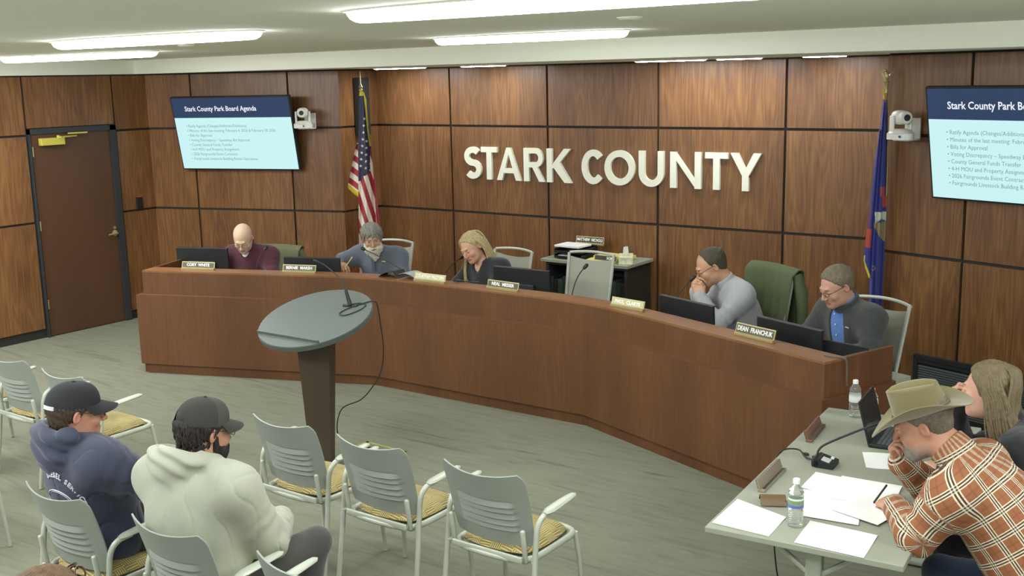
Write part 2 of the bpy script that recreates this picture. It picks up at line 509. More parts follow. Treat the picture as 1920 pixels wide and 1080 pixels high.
for x, y in ((-8.5, 0.9), (-4.6, 0.9), (-0.8, 0.6), (1.2, 5.4), (-9.95, 4.55), (1.6, 3.0), (-9.55, 2.2), (-6.6, 1.6)):  # unseen fixtures added with deeper diffusers to brighten walls, floor and ceiling
    pill('ceiling_light', x - (0.9 if x > -9.9 else .6), x + (0.9 if x > -9.9 else .85), y, 0.5, ZC, 0.09, 'unseen pill-shaped ceiling light added to brighten the room', G)
G = 'narrow lights recessed in the soffit'
for i, (x0, x1, y) in enumerate(((-7.94, -7.25, 8.68), (-6.79, -6.26, 8.68), (-4.85, -4.17, 8.68), (-4.07, -3.67, 8.68), (-3.32, -2.97, 8.68))):
    pill('soffit_light', x0, x1, y, 0.16, ZT - 0.001, 0.012, ['narrow soffit light nearest the striped flag', 'narrow soffit light above the first white letters',
         'narrow soffit light above the last white letters', 'short soffit light just right of the last white letter', 'narrow soffit light nearest the blue flag'][i], G, m=M_COVE)

# ------------------------------------------------------------------ door
M_DOOR = wood_mat('door_veneer', '#4b3220', '#553925', '#5f402a', 0.45, 0.25)
M_FRAME = mat('door_frame_paint', '#33363a', 0.5)
y0, y1 = 6.338, 7.381
door = empty('door_1', (LX, (y0 + y1) / 2, 0)); struct(door, 'dark brown flush door with brass closer and lever')
mb = MB()
for yy, w in ((-(y1 - y0) / 2 + 0.018, 0.016), ((y1 - y0) / 2 - 0.045, 0.075)):
    mb.box((-0.03, yy, 1.09), (0.10, w, 2.18))
mb.box((-0.03, 0, 2.155), (0.10, y1 - y0 - 0.02, 0.055))
mb.obj('door_frame', M_FRAME, door)
mb = MB(); mb.p = .2; mb.box((-0.025, -0.02, 1.068), (0.045, y1 - y0 - 0.13, 2.12)); mb.obj('door_leaf', M_DOOR, door)
mb = MB()
for z in (0.35, 1.18, 1.95): mb.tube([(0.006, -0.475, z - 0.05), (0.006, -0.475, z + 0.05)], 0.008, 8)
mb.obj('hinges', M_BRASS, door)
mb = MB(); mb.box((0.035, -0.27, 2.045), (0.06, 0.27, 0.075), bev=0.006)
mb.box((0.075, -0.10, 2.09), (0.016, 0.26, 0.014), rotz(0.35)); mb.box((0.06, 0.02, 2.12), (0.02, 0.22, 0.014)); mb.lathe([(0.018, 0), (0.018, 0.03)], (0.05, -0.2, 2.075), 12)
mb.obj('door_closer', M_GOLD, door)
mb = MB(); mb.lathe([(0.033, 0), (0.033, 0.012), (0.014, 0.016), (0.012, 0.05)], (0, 0.40, 1.0), 18, roty(PI / 2))
mb.tube([(0.05, 0.40, 1.0), (0.055, 0.36, 1.0), (0.05, 0.29, 0.995)], [0.011, 0.010, 0.007], 10)
mb.lathe([(0.016, 0), (0.016, 0.012)], (0, 0.40, 1.06), 14, roty(PI / 2))
mb.obj('door_handle', M_BRASS, door, smooth=True)
# card reader between door and corner
t = empty('card_reader', (LX, 7.60, 1.30), 0, 'small black card reader with red light beside the door', 'card reader')
mb = MB(); mb.box((0.012, 0, 0), (0.024, 0.075, 0.13), bev=0.006); mb.obj('housing', M_BLACK, t)
mb = MB(); mb.box((0.022, 0, 0.070), (0.006, 0.05, 0.008), bev=0.003); mb.obj('indicator', mat('red_led', '#b03a30', 0.4, emit='#ff5a4a', es=0.3), t)

# low wall grille on the right
g = empty('wall_grille', (R2[0] + dR.x * 0.36, R2[1] + dR.y * 0.36, 0), aR, 'long black louvred grille low on the right wall behind the long-haired woman', 'grille')
mb = MB()
mb.box((1.35, -0.02, 0.452), (2.70, 0.04, 0.030)); mb.box((1.35, -0.02, 0.03), (2.70, 0.04, 0.03))
for x in (0.015, 0.9, 1.8, 2.685): mb.box((x, -0.02, 0.24), (0.03, 0.04, 0.44))
mb.box((1.35, -0.02, 0.42), (2.66, 0.025, 0.035))
mb.obj('frame', M_BLACK2, g)
mb = MB()
for k in range(19): mb.box((1.35, -0.018, 0.055 + k * 0.018), (2.64, 0.022, 0.005), rotx(0.5))
mb.obj('louvres', mat('louvre_grey', '#666d6c', 0.5), g)
mb = MB(); mb.box((1.35, -0.004, 0.24), (2.66, 0.006, 0.42)); mb.obj('back_plate', M_BLACK, g)

# ------------------------------------------------------------------ wall letters, each one an object
M_LETTER = mat('letter_white', '#eef0dc', 0.55)
LZ0, LZ1 = 1.573, 1.905
def px2x(px):   # measured letter edges along the wall, metres
    return np.interp(px, [873, 1068, 1093, 1430], [-7.091, -5.805, -5.657, -3.819])
def arc(cx, cy, rx, ry, a0, a1, n=22):
    return [(cx + rx * math.cos(math.radians(a0 + (a1 - a0) * k / n)), cy + ry * math.sin(math.radians(a0 + (a1 - a0) * k / n))) for k in range(n + 1)]
def stroke(pts, w):
    """2D polyline widened to a ribbon of quads (list of 4-point polygons)"""
    P = [Vector((p[0], p[1])) for p in pts]; L, R = [], []
    for i in range(len(P)):
        d = (P[min(i + 1, len(P) - 1)] - P[max(i - 1, 0)]).normalized(); n = Vector((-d.y, d.x)) * w / 2
        L.append(P[i] + n); R.append(P[i] - n)
    return [tuple(q) for q in L] + [tuple(q) for q in reversed(R)]
def letter(ch, w, h=1.0, s=0.19):
    """outlines in a box w x 1"""
    c = []
    if ch == 'S':
        r = (1 - s) / 4
        top = arc(w / 2, 1 - s / 2 - r * 1.0, w / 2 - s / 2, r, 35, 270, 20)
        bot = arc(w / 2, s / 2 + r * 1.0, w / 2 - s / 2, r, 90, -145, 20)
        return [stroke(top + bot[1:], s)]
    if ch == 'T': return [[(0, 1), (0, 1 - s * .85), (w, 1 - s * .85), (w, 1)], [(w / 2 - s / 2, 1 - s * .85), (w / 2 - s / 2, 0), (w / 2 + s / 2, 0), (w / 2 + s / 2, 1 - s * .85)]]
    if ch == 'A':
        return [[(0, 0), (s * 1.05, 0), (w / 2 + .02, 0.86), (w / 2 + s * .40, 1), (w / 2 - s * .40, 1)], [(w, 0), (w - s * 1.05, 0), (w / 2 - .02, 0.86), (w / 2 - s * .40, 1), (w / 2 + s * .40, 1)], [(w * .22, .22), (w * .78, .22), (w * .70, .37), (w * .30, .37)]]
    if ch == 'R':
        b = arc(w - .29, 1 - .29, .29 - s / 2 + .0, .29 - s * .42, 90, -90, 14)
        return [[(0, 0), (s, 0), (s, 1), (0, 1)], stroke([(s * .5, 1 - s * .42)] + b + [(s * .5, .42 + s * .42)], s * .84), [(w * .42, .45), (w * .66, .47), (w * 1.06, 0), (w * .78, 0)]]
    if ch == 'K':
        return [[(0, 0), (s, 0), (s, 1), (0, 1)], [(s, .52), (w * .74, 1), (w * 1.02, 1), (w * .50, .545), (s, .40)], [(w * .36, .60), (w * .50, .66), (w * 1.06, 0), (w * .76, 0), (s, .50)]]
    if ch == 'C': return [stroke(arc(w * .58, .5, w * .58 - s / 2, .5 - s / 2, 42, 318, 30), s)]
    if ch == 'O': return [stroke(arc(w / 2, .5, w / 2 - s / 2, .5 - s / 2, -3, 183, 24), s), stroke(arc(w / 2, .5, w / 2 - s / 2, .5 - s / 2, 177, 363, 24), s)]
    if ch == 'U': return [stroke([(s / 2, 1), (s / 2, w / 2)] + arc(w / 2, w / 2, w / 2 - s / 2, w / 2 - s / 2, 180, 360, 20)[1:] + [(w - s / 2, 1)], s)]
    if ch == 'N': return [[(0, 0), (s, 0), (s, 1), (0, 1)], [(w - s, 0), (w, 0), (w, 1), (w - s, 1)], [(0, 1), (s * .8, 1), (w, 0), (w - s * .8, 0)]]
    if ch == 'Y': return [[(0, 1), (s * 1.15, 1), (w / 2 + s / 2, .40), (w / 2 + s / 2, .36), (w / 2 - s / 2, .36), (w / 2 - s / 2, .40)], [(w, 1), (w - s * 1.15, 1), (w / 2 - s / 2, .40), (w / 2 - s / 2, .36), (w / 2 + s / 2, .36), (w / 2 + s / 2, .40)], [(w / 2 - s / 2, 0), (w / 2 + s / 2, 0), (w / 2 + s / 2, .42), (w / 2, .50), (w / 2 - s / 2, .42)]]
LETTERS = [('S', 872, 906), ('T', 906, 937), ('A', 936, 982), ('R', 987, 1023), ('K', 1029, 1071), ('C', 1093, 1134), ('O', 1140, 1200), ('U', 1208, 1256), ('N', 1268, 1325), ('T', 1332, 1373), ('Y', 1377, 1433)]
ORD = {0: 'first', 1: 'second', 2: 'third', 3: 'fourth', 4: 'fifth', 5: 'sixth', 6: 'seventh', 7: 'eighth', 8: 'ninth', 9: 'tenth', 10: 'last'}
for i, (ch, a, b_) in enumerate(LETTERS):
    xa, xb = float(px2x(a)), float(px2x(b_)); hh = LZ1 - LZ0
    mb = MB()
    for k, poly in enumerate(letter(ch, (xb - xa) / hh)):
        ar = sum(poly[j][0] * poly[(j + 1) % len(poly)][1] - poly[(j + 1) % len(poly)][0] * poly[j][1] for j in range(len(poly)))
        if ar < 0: poly = poly[::-1]
        dz = 0.0004 * k
        if ch in 'SCOU' or len(poly) > 16:
            n = len(poly) // 2       # ribbons as quads
            if ar < 0: pl = poly[::-1]
            else: pl = poly
            for j in range(n - 1):
                qd = [pl[j], pl[j + 1], pl[2 * n - 2 - j], pl[2 * n - 1 - j]]
                ar2 = sum(qd[t][0] * qd[(t + 1) % 4][1] - qd[(t + 1) % 4][0] * qd[t][1] for t in range(4))
                if ar2 < 0: qd = qd[::-1]
                mb.prism([(x * hh, y * hh) for x, y in qd], -0.030 - dz, 0.0, lambda x, y, z: Vector((x, z, y)))
        else:
            mb.prism([(x * hh, y * hh) for x, y in poly], -0.030 - dz, 0.0, lambda x, y, z: Vector((x, z, y)))
    o = mb.obj('wall_letter', M_LETTER, loc=(xa, YC, LZ0))
    tag(o, 'raised white letter %s on the veneer wall, %s of the eleven' % (ch, ORD[i]), 'letter', 'white letters on the wall')

# ================================================================== the council bench
def offset_line(P, d):
    """offset an open polyline to its left by d, mitred"""
    P = [Vector(p) for p in P]; out = []
    for i in range(len(P)):
        a = (P[i] - P[i - 1]).normalized() if i > 0 else (P[1] - P[0]).normalized()
        c = (P[i + 1] - P[i]).normalized() if i < len(P) - 1 else a
        na, nc = Vector((-a.y, a.x)), Vector((-c.y, c.x))
        m = (na + nc).normalized()
        out.append(P[i] + m * d / max(0.3, m.dot(na)))
    return out
def ext(P, s0, s1):
    P = [Vector(p) for p in P]
    P[0] = P[0] - (P[1] - P[0]).normalized() * s0; P[-1] = P[-1] + (P[-1] - P[-2]).normalized() * s1
    return P
def fillet(P, r, n=10):
    P = [Vector(p) for p in P]; out = [P[0]]
    for i in range(1, len(P) - 1):
        a = P[i] + (P[i - 1] - P[i]).normalized() * r; c = P[i] + (P[i + 1] - P[i]).normalized() * r
        for k in range(n + 1):
            t = k / n; out.append(a * (1 - t) ** 2 + P[i] * 2 * t * (1 - t) + c * t * t)
    return out + [P[-1]]
LA = math.radians(20.35)
D1, D2 = Vector((-6.36, 6.803)), Vector((-4.22, 6.804))
D0 = D1 - Vector((math.cos(LA), math.sin(LA))) * 2.246
D3 = D2 + Vector((math.cos(LA), -math.sin(LA))) * 2.20
FL = [D0, D1, D2, D3]
def band(mb, P, a, c, z0, z1):
    A = offset_line(P, a); C = offset_line(P, c)
    for i in range(len(A) - 1):
        mb.p = 0.13 + 0.31 * (i if len(A) < 6 else 0)
        d0 = sum((A[k + 1] - A[k]).length for k in range(i)); d1 = d0 + (A[i + 1] - A[i]).length
        v = lambda p, z: (p.x, p.y, z)
        mb.quad(v(A[i], z0), v(A[i + 1], z0), v(A[i + 1], z1), v(A[i], z1), [(d0, z0), (d1, z0), (d1, z1), (d0, z1)])
        mb.quad(v(C[i + 1], z0), v(C[i], z0), v(C[i], z1), v(C[i + 1], z1), [(d1, z0), (d0, z0), (d0, z1), (d1, z1)])
        mb.quad(v(A[i], z1), v(A[i + 1], z1), v(C[i + 1], z1), v(C[i], z1), [(0, d0), (0, d1), (c - a, d1), (c - a, d0)])
        mb.quad(v(C[i], z0), v(C[i + 1], z0), v(A[i + 1], z0), v(A[i], z0), [(0, d0), (0, d1), (c - a, d1), (c - a, d0)])
    for q, e in ((0, 1), (-1, 0)):
        pts = [(A[q].x, A[q].y, z0), (C[q].x, C[q].y, z0), (C[q].x, C[q].y, z1), (A[q].x, A[q].y, z1)]
        if e: pts = [pts[1], pts[0], pts[3], pts[2]]
        w = (c - a); mb.quad(*pts, [(0, z0), (w, z0), (w, z1), (0, z1)])
bench = empty('council_bench', (0, 0, 0), 0, 'long angled dark wood council bench across the room', 'bench')
mb = MB(); band(mb, FL, 0.0, 0.03, 0.0, 0.09); mb.obj('toe_kick', M_DESK, bench)
mb = MB(); band(mb, ext(FL, 0.05, 0.05), -0.03, 0.02, 0.09, 0.735)
# end panels of the lower body
for E0, E1, s in ((D0, D1, -1), (D3, D2, 1)):
    pass
def end_strip(mb, which, s, off0, off1, t, z0, z1):
    """panel across the bench end: s metres beyond D3 / D0 along the wing"""
    if which > 0: o, d = D3, Vector((math.cos(LA), -math.sin(LA)))
    else: o, d = D0, -Vector((math.cos(LA), math.sin(LA)))
    n = Vector((-d.y, d.x)) if which > 0 else Vector((d.y, -d.x))
    c = o + d * (s - t / 2) + n * (off0 + off1) / 2
    R = Matrix(((d.x, n.x, 0), (d.y, n.y, 0), (0, 0, 1)))
    mb.box((c.x, c.y, (z0 + z1) / 2), (t, off1 - off0, z1 - z0), R)
for w in (-1, 1):
    mb.p = .5 + w * .2; end_strip(mb, w, 0.0495, 0.02, 0.70, 0.04, 0.0, 0.735)
mb.obj('lower_panel', M_DESK, bench)
FU = fillet([D0, D1, D2, D3], 0.45)
mb = MB(); band(mb, ext(FU, 0.0, 0.02), 0.02, 0.21, 0.735, 0.935)
mb.obj('upper_screen', M_DESK, bench)
M_DESK_LIT = wood_mat('desk_veneer_lit', '#6b4629', '#855a37', '#9a6b45', 0.36, 0.4)  # desk veneer lightened: stronger light on the counter top put into its colour
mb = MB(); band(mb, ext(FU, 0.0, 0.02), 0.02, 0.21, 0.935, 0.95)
mb.obj('counter_cap', M_DESK_LIT, bench)
for w in (-1, 1): mb = MB(); mb.p = .4 + w * .3; end_strip(mb, w, 0.02 if w > 0 else 0.0, 0.209, 0.64, 0.03, 0.735, 0.95); mb.obj('end_screen', M_DESK, bench)
mb = MB(); band(mb, ext(FL, 0.0, -0.02), 0.211, 0.785, 0.716, 0.742); end_strip(mb, 1, .050, .6405, .785, .068, .7165, .7425); mb.obj('worktop', M_GREYLAM, bench)

def wing(which, s, off):
    """point in plan: s along the bench segment (0 left,1 middle,2 right), off behind its front line"""
    a, c = (FL[which], FL[which + 1])
    d = (c - a).normalized(); n = Vector((-d.y, d.x)); p = a + d * s + n * off
    return p.x, p.y, math.atan2(d.y, d.x)

# ------------------------------------------------------------------ name plates on the bench
M_PLATE = mat('plate_dark', '#4c4a35', 0.35)
M_PLATE_B = mat('plate_black', '#23221c', 0.3)
M_PLATE_G = mat('plate_pale', '#a8a67e', 0.3, 0.3)
M_PLTXT = mat('plate_text', '#f4f4ea', 0.5)
def nameplate(A, B, z, body, label, m, tilt=0.28, h=0.055, group='name plates along the bench', sx=1.0):
    A, B = Vector(A), Vector(B); d = B - A; w = d.length
    t = empty('name_plate', ((A.x + B.x) / 2, (A.y + B.y) / 2, z), math.atan2(d.y, d.x), label, 'name plate', group)
    R = rotx(-tilt)
    q = MB(); q.box((0, 0.012, 0.009), (w, 0.030, 0.018), bev=0.002)
    q.box(Vector((0, 0.014, 0.014)) + R @ Vector((0, 0, h / 2)), (w, 0.008, h + 0.004), R)
    q.obj('holder', M_BRASS, t)
    q = MB(); q.box(Vector((0, 0.014, 0.014)) + R @ Vector((0, -0.005, h / 2)), (w - 0.014, 0.003, h - 0.010), R); q.obj('plate', m, t)
    o = Vector((0, 0.014, 0.014)) + R @ Vector((0, -0.0075, h / 2))
    z_ = R @ Vector((0, 0, 1))
    text_mesh(body, h * 0.66, 0.0012, 0.0004, 'CENTER', 'lettering', M_PLTXT, t, frame_matrix(o, (1, 0, 0), z_), spacing=1.0, sx=sx)
    return t
ZB = 0.95
nameplate((-8.195, 6.26), (-7.879, 6.37), ZB, 'CORY  WHITE', 'dark name plate in front of the bald man in maroon', M_PLATE)
nameplate((-7.238, 6.598), (-6.936, 6.704), ZB, 'BERNIE  MARSH', 'olive name plate beside the second monitor, left of the bearded man', M_PLATE)
nameplate((-5.945, 6.866), (-5.618, 6.869), ZB, 'COURTNEY PRESTON', 'pale name plate just right of the open black folder', M_PLATE_G, sx=.82)
nameplate((-5.211, 6.90), (-4.895, 6.88), ZB, 'NEAL  MESSER', 'dark name plate in front of the monitor next to the blond woman', M_PLATE)
nameplate((-4.003, 6.792), (-3.703, 6.735), ZB, 'PAUL  CLARYS', 'pale gold name plate in front of the empty white chair', M_PLATE_G)
nameplate((-2.867, 6.426), (-2.562, 6.320), ZB, 'DEAN  FRANCHUK', 'dark gold-edged name plate at the right end of the bench', M_PLATE, h=0.064, sx=.80)

# ------------------------------------------------------------------ monitors
def monitor(which, s, off, ztop, label, rz=0.0, w=0.55, h=0.335):
    x, y, a = wing(which, s, off)
    t = empty('monitor', (x, y, 0.742), a + rz, label, 'monitor', 'monitors on the bench')
    zt = ztop - 0.742
    q = MB(); q.box((0, 0, zt - h / 2), (w, 0.022, h), rotx(0.05), bev=0.004)
    q.box((0, 0.0, zt - 0.004), (w - 0.004, 0.030, 0.006), rotx(0.05)); q.obj('housing', M_BLACK, t)
    q = MB(); q.box((0, -0.028, zt - h * 0.58), (w * 0.5, 0.03, h * 0.42), rotx(0.05), bev=0.008)
    for k in range(4): q.box((-0.06 + 0.035 * k, -0.044, zt - h * 0.70), (0.016, 0.004, 0.007))
    q.obj('rear_cover', M_BLACK2, t)
    q = MB(); q.box((0, 0.0135, zt - h / 2), (w - 0.03, 0.002, h - 0.03), rotx(0.05)); q.obj('screen', mat('monitor_screen', '#20262c', 0.2, emit='#5b6f86', es=0.35), t)
    q = MB(); q.box((0, -0.03, (zt - h * 0.5) / 2), (0.07, 0.018, zt - h * 0.5)); q.obj('stand_neck', M_BLACK2, t)
    q = MB(); q.box((0, 0.0, 0.008), (0.24, 0.19, 0.014), bev=0.005); q.obj('stand_base', M_BLACK2, t)
    return t
monitor(0, 0.245, 0.66, 1.065, 'monitor at the left end of the bench beside the bald man')
monitor(0, 1.53, 0.36, 1.050, 'monitor between the bald man and the bearded man')
monitor(1, 1.20, 0.52, 1.052, 'monitor right of the blond woman, behind a dark name plate', 0.02)
monitor(2, 0.69, 0.37, 1.032, 'monitor in front of the man resting his chin on his hands')
monitor(2, 1.64, 0.37, 1.032, 'monitor between the last two men at the right end', -0.03)

# laptop behind the end screen, seen as a dark lid
x, y, a = wing(2, 2.02, 0.48)
t = empty('laptop', (x, y, 0.742), a + 0.12, 'dark open laptop at the right end of the bench', 'laptop')
mb = MB(); mb.box((0, 0.10, 0.010), (0.34, 0.24, 0.018), bev=0.003); mb.obj('keyboard_base', M_BLACK, t)
mb = MB(); mb.box((0, -0.045, 0.115), (0.34, 0.010, 0.225), rotx(0.20), bev=0.003); mb.obj('lid', M_BLACK2, t)

# ------------------------------------------------------------------ gooseneck microphones behind the bench
def mic_gooseneck(base, tip, label, group='gooseneck microphones on the bench', bend=0.25, flip=None):
    base, tip = Vector(base), Vector(tip)
    t = empty('microphone', base, 0, label, 'microphone', group)
    v = tip - base
    q = MB(); q.box((0, 0, 0.016), (0.07, 0.11, 0.030), bev=0.008); q.obj('foot', M_BLACK, t)
    P = [Vector((0, 0, 0.03)) * (1 - u) ** 2 + Vector((v.x * .1, v.y * .1, v.z * (0.5 + bend))) * 2 * u * (1 - u) + v * u * u for u in [k / 12 for k in range(13)]]
    q = MB(); q.tube(P, 0.0045, 8); q.obj('stem', M_BLACK2, t, smooth=True)
    d = (P[-1] - P[-2]).normalized()
    q = MB(); q.tube([P[-1] - d * .01, P[-1], P[-1] + d * .02, P[-1] + d * .042, P[-1] + d * .05], [.006, .013, .016, .013, .004], 10); q.obj('windscreen', M_BLACK, t, smooth=True)
    return t
x, y, a = wing(0, 0.86, 0.52); mic_gooseneck((x, y, 0.742), (x + .02, y + .12, 1.065), 'thin microphone standing before the maroon pullover')
x, y, a = wing(1, -0.45, 0.42)
mic_gooseneck((-6.05, 7.12, 0.742), (-6.82, 7.22, 1.10), 'long microphone reaching towards the bearded man', bend=.10)
mic_gooseneck((-6.02, 7.30, 0.742), (-5.965, 7.52, 1.04), 'short microphone in front of the blond woman')
mic_gooseneck((-4.62, 7.22, 0.742), (-4.56, 7.33, 1.10), 'microphone standing before the empty white chair')
x, y, a = wing(2, 0.55, 0.45); mic_gooseneck((x - .12, y, 0.742), (x + .02, y + .10, 1.13), 'microphone behind the monitor, before the man in the pale shirt', bend=.12)

# black papers and stapled packet lying on the bench in front of the blond woman
t = empty('binder', (-6.17, 6.93, 0.951), 0.05, 'open black folder tented on the bench beside the bearded man', 'folder')
mb = MB()
mb.grid(lambda u, v: (-0.16 + 0.16 * u, -0.07 + 0.15 * v, 0.002 + 0.055 * math.sin(PI * min(1, u * 1.0) * 0.5) ** 0.8), 8, 4, thick=0.003)
mb.grid(lambda u, v: (0.0 + 0.04 * u, -0.07 + 0.15 * v, 0.057 - 0.05 * math.sin(PI * u / 2)), 5, 4, thick=0.003)
mb.obj('cover', mat('folder_black', '#2c3130', 0.25), t)
mb = MB()
mb.grid(lambda u, v: (0.05 + 0.20 * u, -0.06 + 0.16 * v, 0.004 + 0.045 * math.sin(PI * (0.25 + .75 * u)) + 0.002), 10, 4, thick=0.002)
mb.obj('pages', mat('folder_pages', '#9ba39c', 0.5), t)
mb = MB(); mb.tube([(-5.62, 7.0, 0.956), (-5.56, 6.98, 0.975), (-5.50, 7.0, 0.962), (-5.43, 7.03, 0.957), (-5.40, 7.05, 0.956)], 0.006, 8)
mb.ell((-5.56, 6.98, 0.966), (0.028, 0.014, 0.011)); tag(mb.obj('eyeglasses', M_BLACK, smooth=True), 'small dark folded eyeglasses beside the pale name plate', 'glasses')

# ------------------------------------------------------------------ swivel chairs behind the bench
M_MESH = mat('chair_mesh', '#a9aa9a', 0.7, bump=0.2, bscale=900)
def desk_chair(loc, rz, label, top=1.02):
    t = empty('swivel_chair', loc, rz, label, 'chair', 'swivel chairs behind the bench')
    q = MB()
    for k in range(5):
        a = 2 * PI * k / 5 + 0.3
        q.tube([(0, 0, 0.10), (0.30 * math.cos(a), 0.30 * math.sin(a), 0.065)], [0.028, 0.016], 8)
        q.ell((0.30 * math.cos(a), 0.30 * math.sin(a), 0.028), (0.028, 0.028, 0.028), nu=10, nv=6)
    q.tube([(0, 0, 0.08), (0, 0, 0.43)], 0.027, 10); q.obj('swivel_base', M_CHROME, t, smooth=True)
    q = MB(); q.box((0, 0.02, 0.46), (0.49, 0.47, 0.06), bev=0.025, seg=3); q.obj('seat', M_MESH, t, smooth=True)
    H = top - 0.52
    def back(u, v):
        x = (u - .5) * (0.43 + 0.03 * v); return (x, -0.235 - 0.10 * v + 0.28 * x * x * 1.3 - 0.02, 0.50 + H * v - 0.03 * (1 - 4 * (u - .5) ** 2) * v)
    q = MB(); q.grid(back, 14, 12, thick=0.012); q.obj('backrest', M_MESH, t, smooth=True)
    q = MB()
    for s in (-1, 1):
        q.tube([(s * .20, -0.10, 0.43), (s * .215, -0.215, 0.50), (s * .23, -0.335 + 0.012, 0.50 + H + .03)], 0.014, 8)
    q.tube([((u - .5) * .46, -0.345 + 0.012 - 0.05 * (1 - 4 * (u - .5) ** 2), 0.53 + H + .012 * (1 - 4 * (u - .5) ** 2)) for u in [k / 12 for k in range(13)]], 0.012, 8)
    q.obj('back_frame', M_METAL, t, smooth=True)
    for s in (-1, 1):
        q = MB(); q.tube([(s * .25, 0.0, 0.46), (s * .285, -0.02, 0.60), (s * .285, 0.0, 0.655)], 0.014, 8)
        q.box((s * .285, 0.03, 0.668), (0.055, 0.25, 0.026), bev=0.012, seg=3); q.obj('armrest', M_BLACK2, t, smooth=True)
    return t
# a chair faces along its own +Y; the bench is towards -Y here, so turn by pi
desk_chair((-8.13, 7.14, 0), PI + .30, 'swivel chair of the bald man with a tan jacket over it', .97)
desk_chair((-7.20, 7.74, 0), PI + .02, 'swivel chair hidden behind the bearded man')
desk_chair((-5.88, 7.84, 0), PI - .12, 'white-backed swivel chair behind the blond woman')
desk_chair((-4.95, 7.74, 0), PI - .03, 'empty white swivel chair facing the bench', 1.07)
desk_chair((-3.34, 7.56, 0), PI - .45, 'swivel chair with a dark green jacket hung over its back', 1.10)
desk_chair((-2.42, 7.33, 0), PI - .42, 'white-backed swivel chair of the man in the grey fleece', 1.0)

# jackets over chair backs
def jacket(loc, rz, col, label, w=0.50, top=1.035, drop=0.46, name='green_jacket_cloth'):
    t = empty('jacket', loc, rz, label, 'jacket')
    q = MB()
    def fn(u, v):
        # v: 0 front hem over the top edge to 1 back hem
        x = (u - .5) * w * (1 + 0.10 * abs(v - .3)); a = (u - .5)
        fold = 0.010 * math.sin(a * 34 + v * 3) + 0.006 * math.sin(a * 61)
        k = 0.45
        if v < k: z = top - 0.012 - .012 * (2 * a) ** 2 - (k - v) / k * 0.50; y = -0.318 + (.07 + fold * 1.6) * (k - v) / k + .10 * a * a
        else:
            z = top - 0.012 * (2 * a) ** 2 * 1.0 - max(0.0, (v - k - .08)) / (1 - k - .08) * drop * (1 + 0.10 * math.sin(a * 9)); y = -0.335 - 0.055 * min(1, (v - k) / .08) - fold * 1.3 * (v - k)
        return (x, y, z)
    q.grid(fn, 26, 26, thick=0.010); q.obj('body_panel', mat(name, col, 0.9, bump=.3, bscale=300), t, smooth=True, autos=80)
    for s in (-1, 1):
        q = MB(); q.tube([(s * (w * .5 - .02), -0.345, top - .04), (s * (w * .5 + .01), -0.37, top - .18), (s * (w * .5 - .01), -0.40, top - .34), (s * (w * .5 - .03), -0.40, top - .50)], [.04, .05, .045, .035], 10)
        q.obj('sleeve', mat(name, col, 0.9), t, smooth=True)
    return t
jacket((-3.34, 7.56, 0), PI - .45, '#5d6847', 'dark green jacket draped over the chair behind the man in the pale shirt', w=.52, top=1.160, drop=.58)
jacket((-8.13, 7.14, 0), PI + .30, '#6b6c4c', 'olive tan jacket over the chair of the bald man', name='tan_jacket_cloth', top=1.005, w=.52)

# ------------------------------------------------------------------ cabinet against the wall with papers
cab = empty('bookcase', (-5.35, 8.83, 0), 0, 'low dark bookcase with a grey top against the lettered wall', 'bookcase')
mb = MB(); mb.box((0, 0, 0.885), (0.95, 0.50, 0.030), bev=0.004); mb.obj('top', M_GREYLAM, cab)
mb = MB()
for s in (-1, 1): mb.box((s * 0.43, 0.02, 0.435), (0.03, 0.44, 0.87))
for z in (0.05, 0.42, 0.856): mb.box((0, 0.02, z), (0.83, 0.44, 0.025))
mb.box((0, 0.235, 0.45), (0.83, 0.012, 0.85)); mb.obj('carcass', mat('bookcase_black', '#2f2c26', 0.6), cab)
M_BK = [mat('binder_green', '#28342d', 0.5), mat('binder_black', '#20221f', 0.5), mat('binder_grey', '#3d4842', 0.5)]
xx = -0.40; k = 0
while xx < 0.37:
    w = random.choice((0.035, 0.045, 0.055)); h = random.choice((0.27, 0.29, 0.30))
    for z, tier in ((0.4325, 'upper'), (0.0625, 'lower')):
        q = MB(); q.box((0, 0, h / 2), (w - .003, 0.24, h), bev=0.003)
        q.box((0, -0.121, h * 0.62), (w * 0.6, 0.002, h * 0.25))
        o = q.obj('book', M_BK[k % 3], loc=(-5.35 + xx + w / 2, 8.76, z + .0005))
        tag(o, 'dark book upright on the %s shelf of the bookcase' % tier, 'book', 'dark books on the %s shelf' % tier)
    xx += w; k += 1
# things on top of it
ZT0 = 0.901
t = empty('document_tray', (-5.55, 8.78, ZT0), 0.02, 'stack of two black document trays at the left of the bookcase top', 'tray')
for k in range(2):
    mb = MB(); mb.box((0, 0, 0.012 + .05 * k), (0.30, 0.30, 0.006)); mb.box((0, 0.147, 0.032 + .05 * k), (0.30, 0.006, 0.044)); mb.box((-.147, 0, 0.028 + .05 * k), (0.006, 0.30, 0.036)); mb.box((.147, 0, 0.028 + .05 * k), (0.006, 0.30, 0.036)); mb.box((0, -.147, 0.020 + .05 * k), (0.30, 0.006, 0.02))
    mb.obj('tray_level', M_BLACK, t)
mb = MB(); mb.box((-5.64, 8.72, ZT0 + 0.024), (0.10, 0.10, 0.012), rotz(.3)); tag(mb.obj('paper_slip', M_PAPER), 'white slip of paper in the lower black tray', 'paper')
mb = MB(); mb.box((-5.57, 8.76, ZT0 + 0.118), (0.28, 0.22, 0.018), rotz(-.04), bev=.002); tag(mb.obj('paper_stack', M_PAPER), 'white paper stack lying on the black trays', 'paper')
nameplate((-5.63, 8.90), (-5.32, 8.90), ZT0 + 0.11, 'MATTHEW  NICHOLS', 'black gold-edged name plate standing upright on the trays by the wall', M_PLATE_B, tilt=.15, h=.060, group='spare name plates on the bookcase', sx=.74)
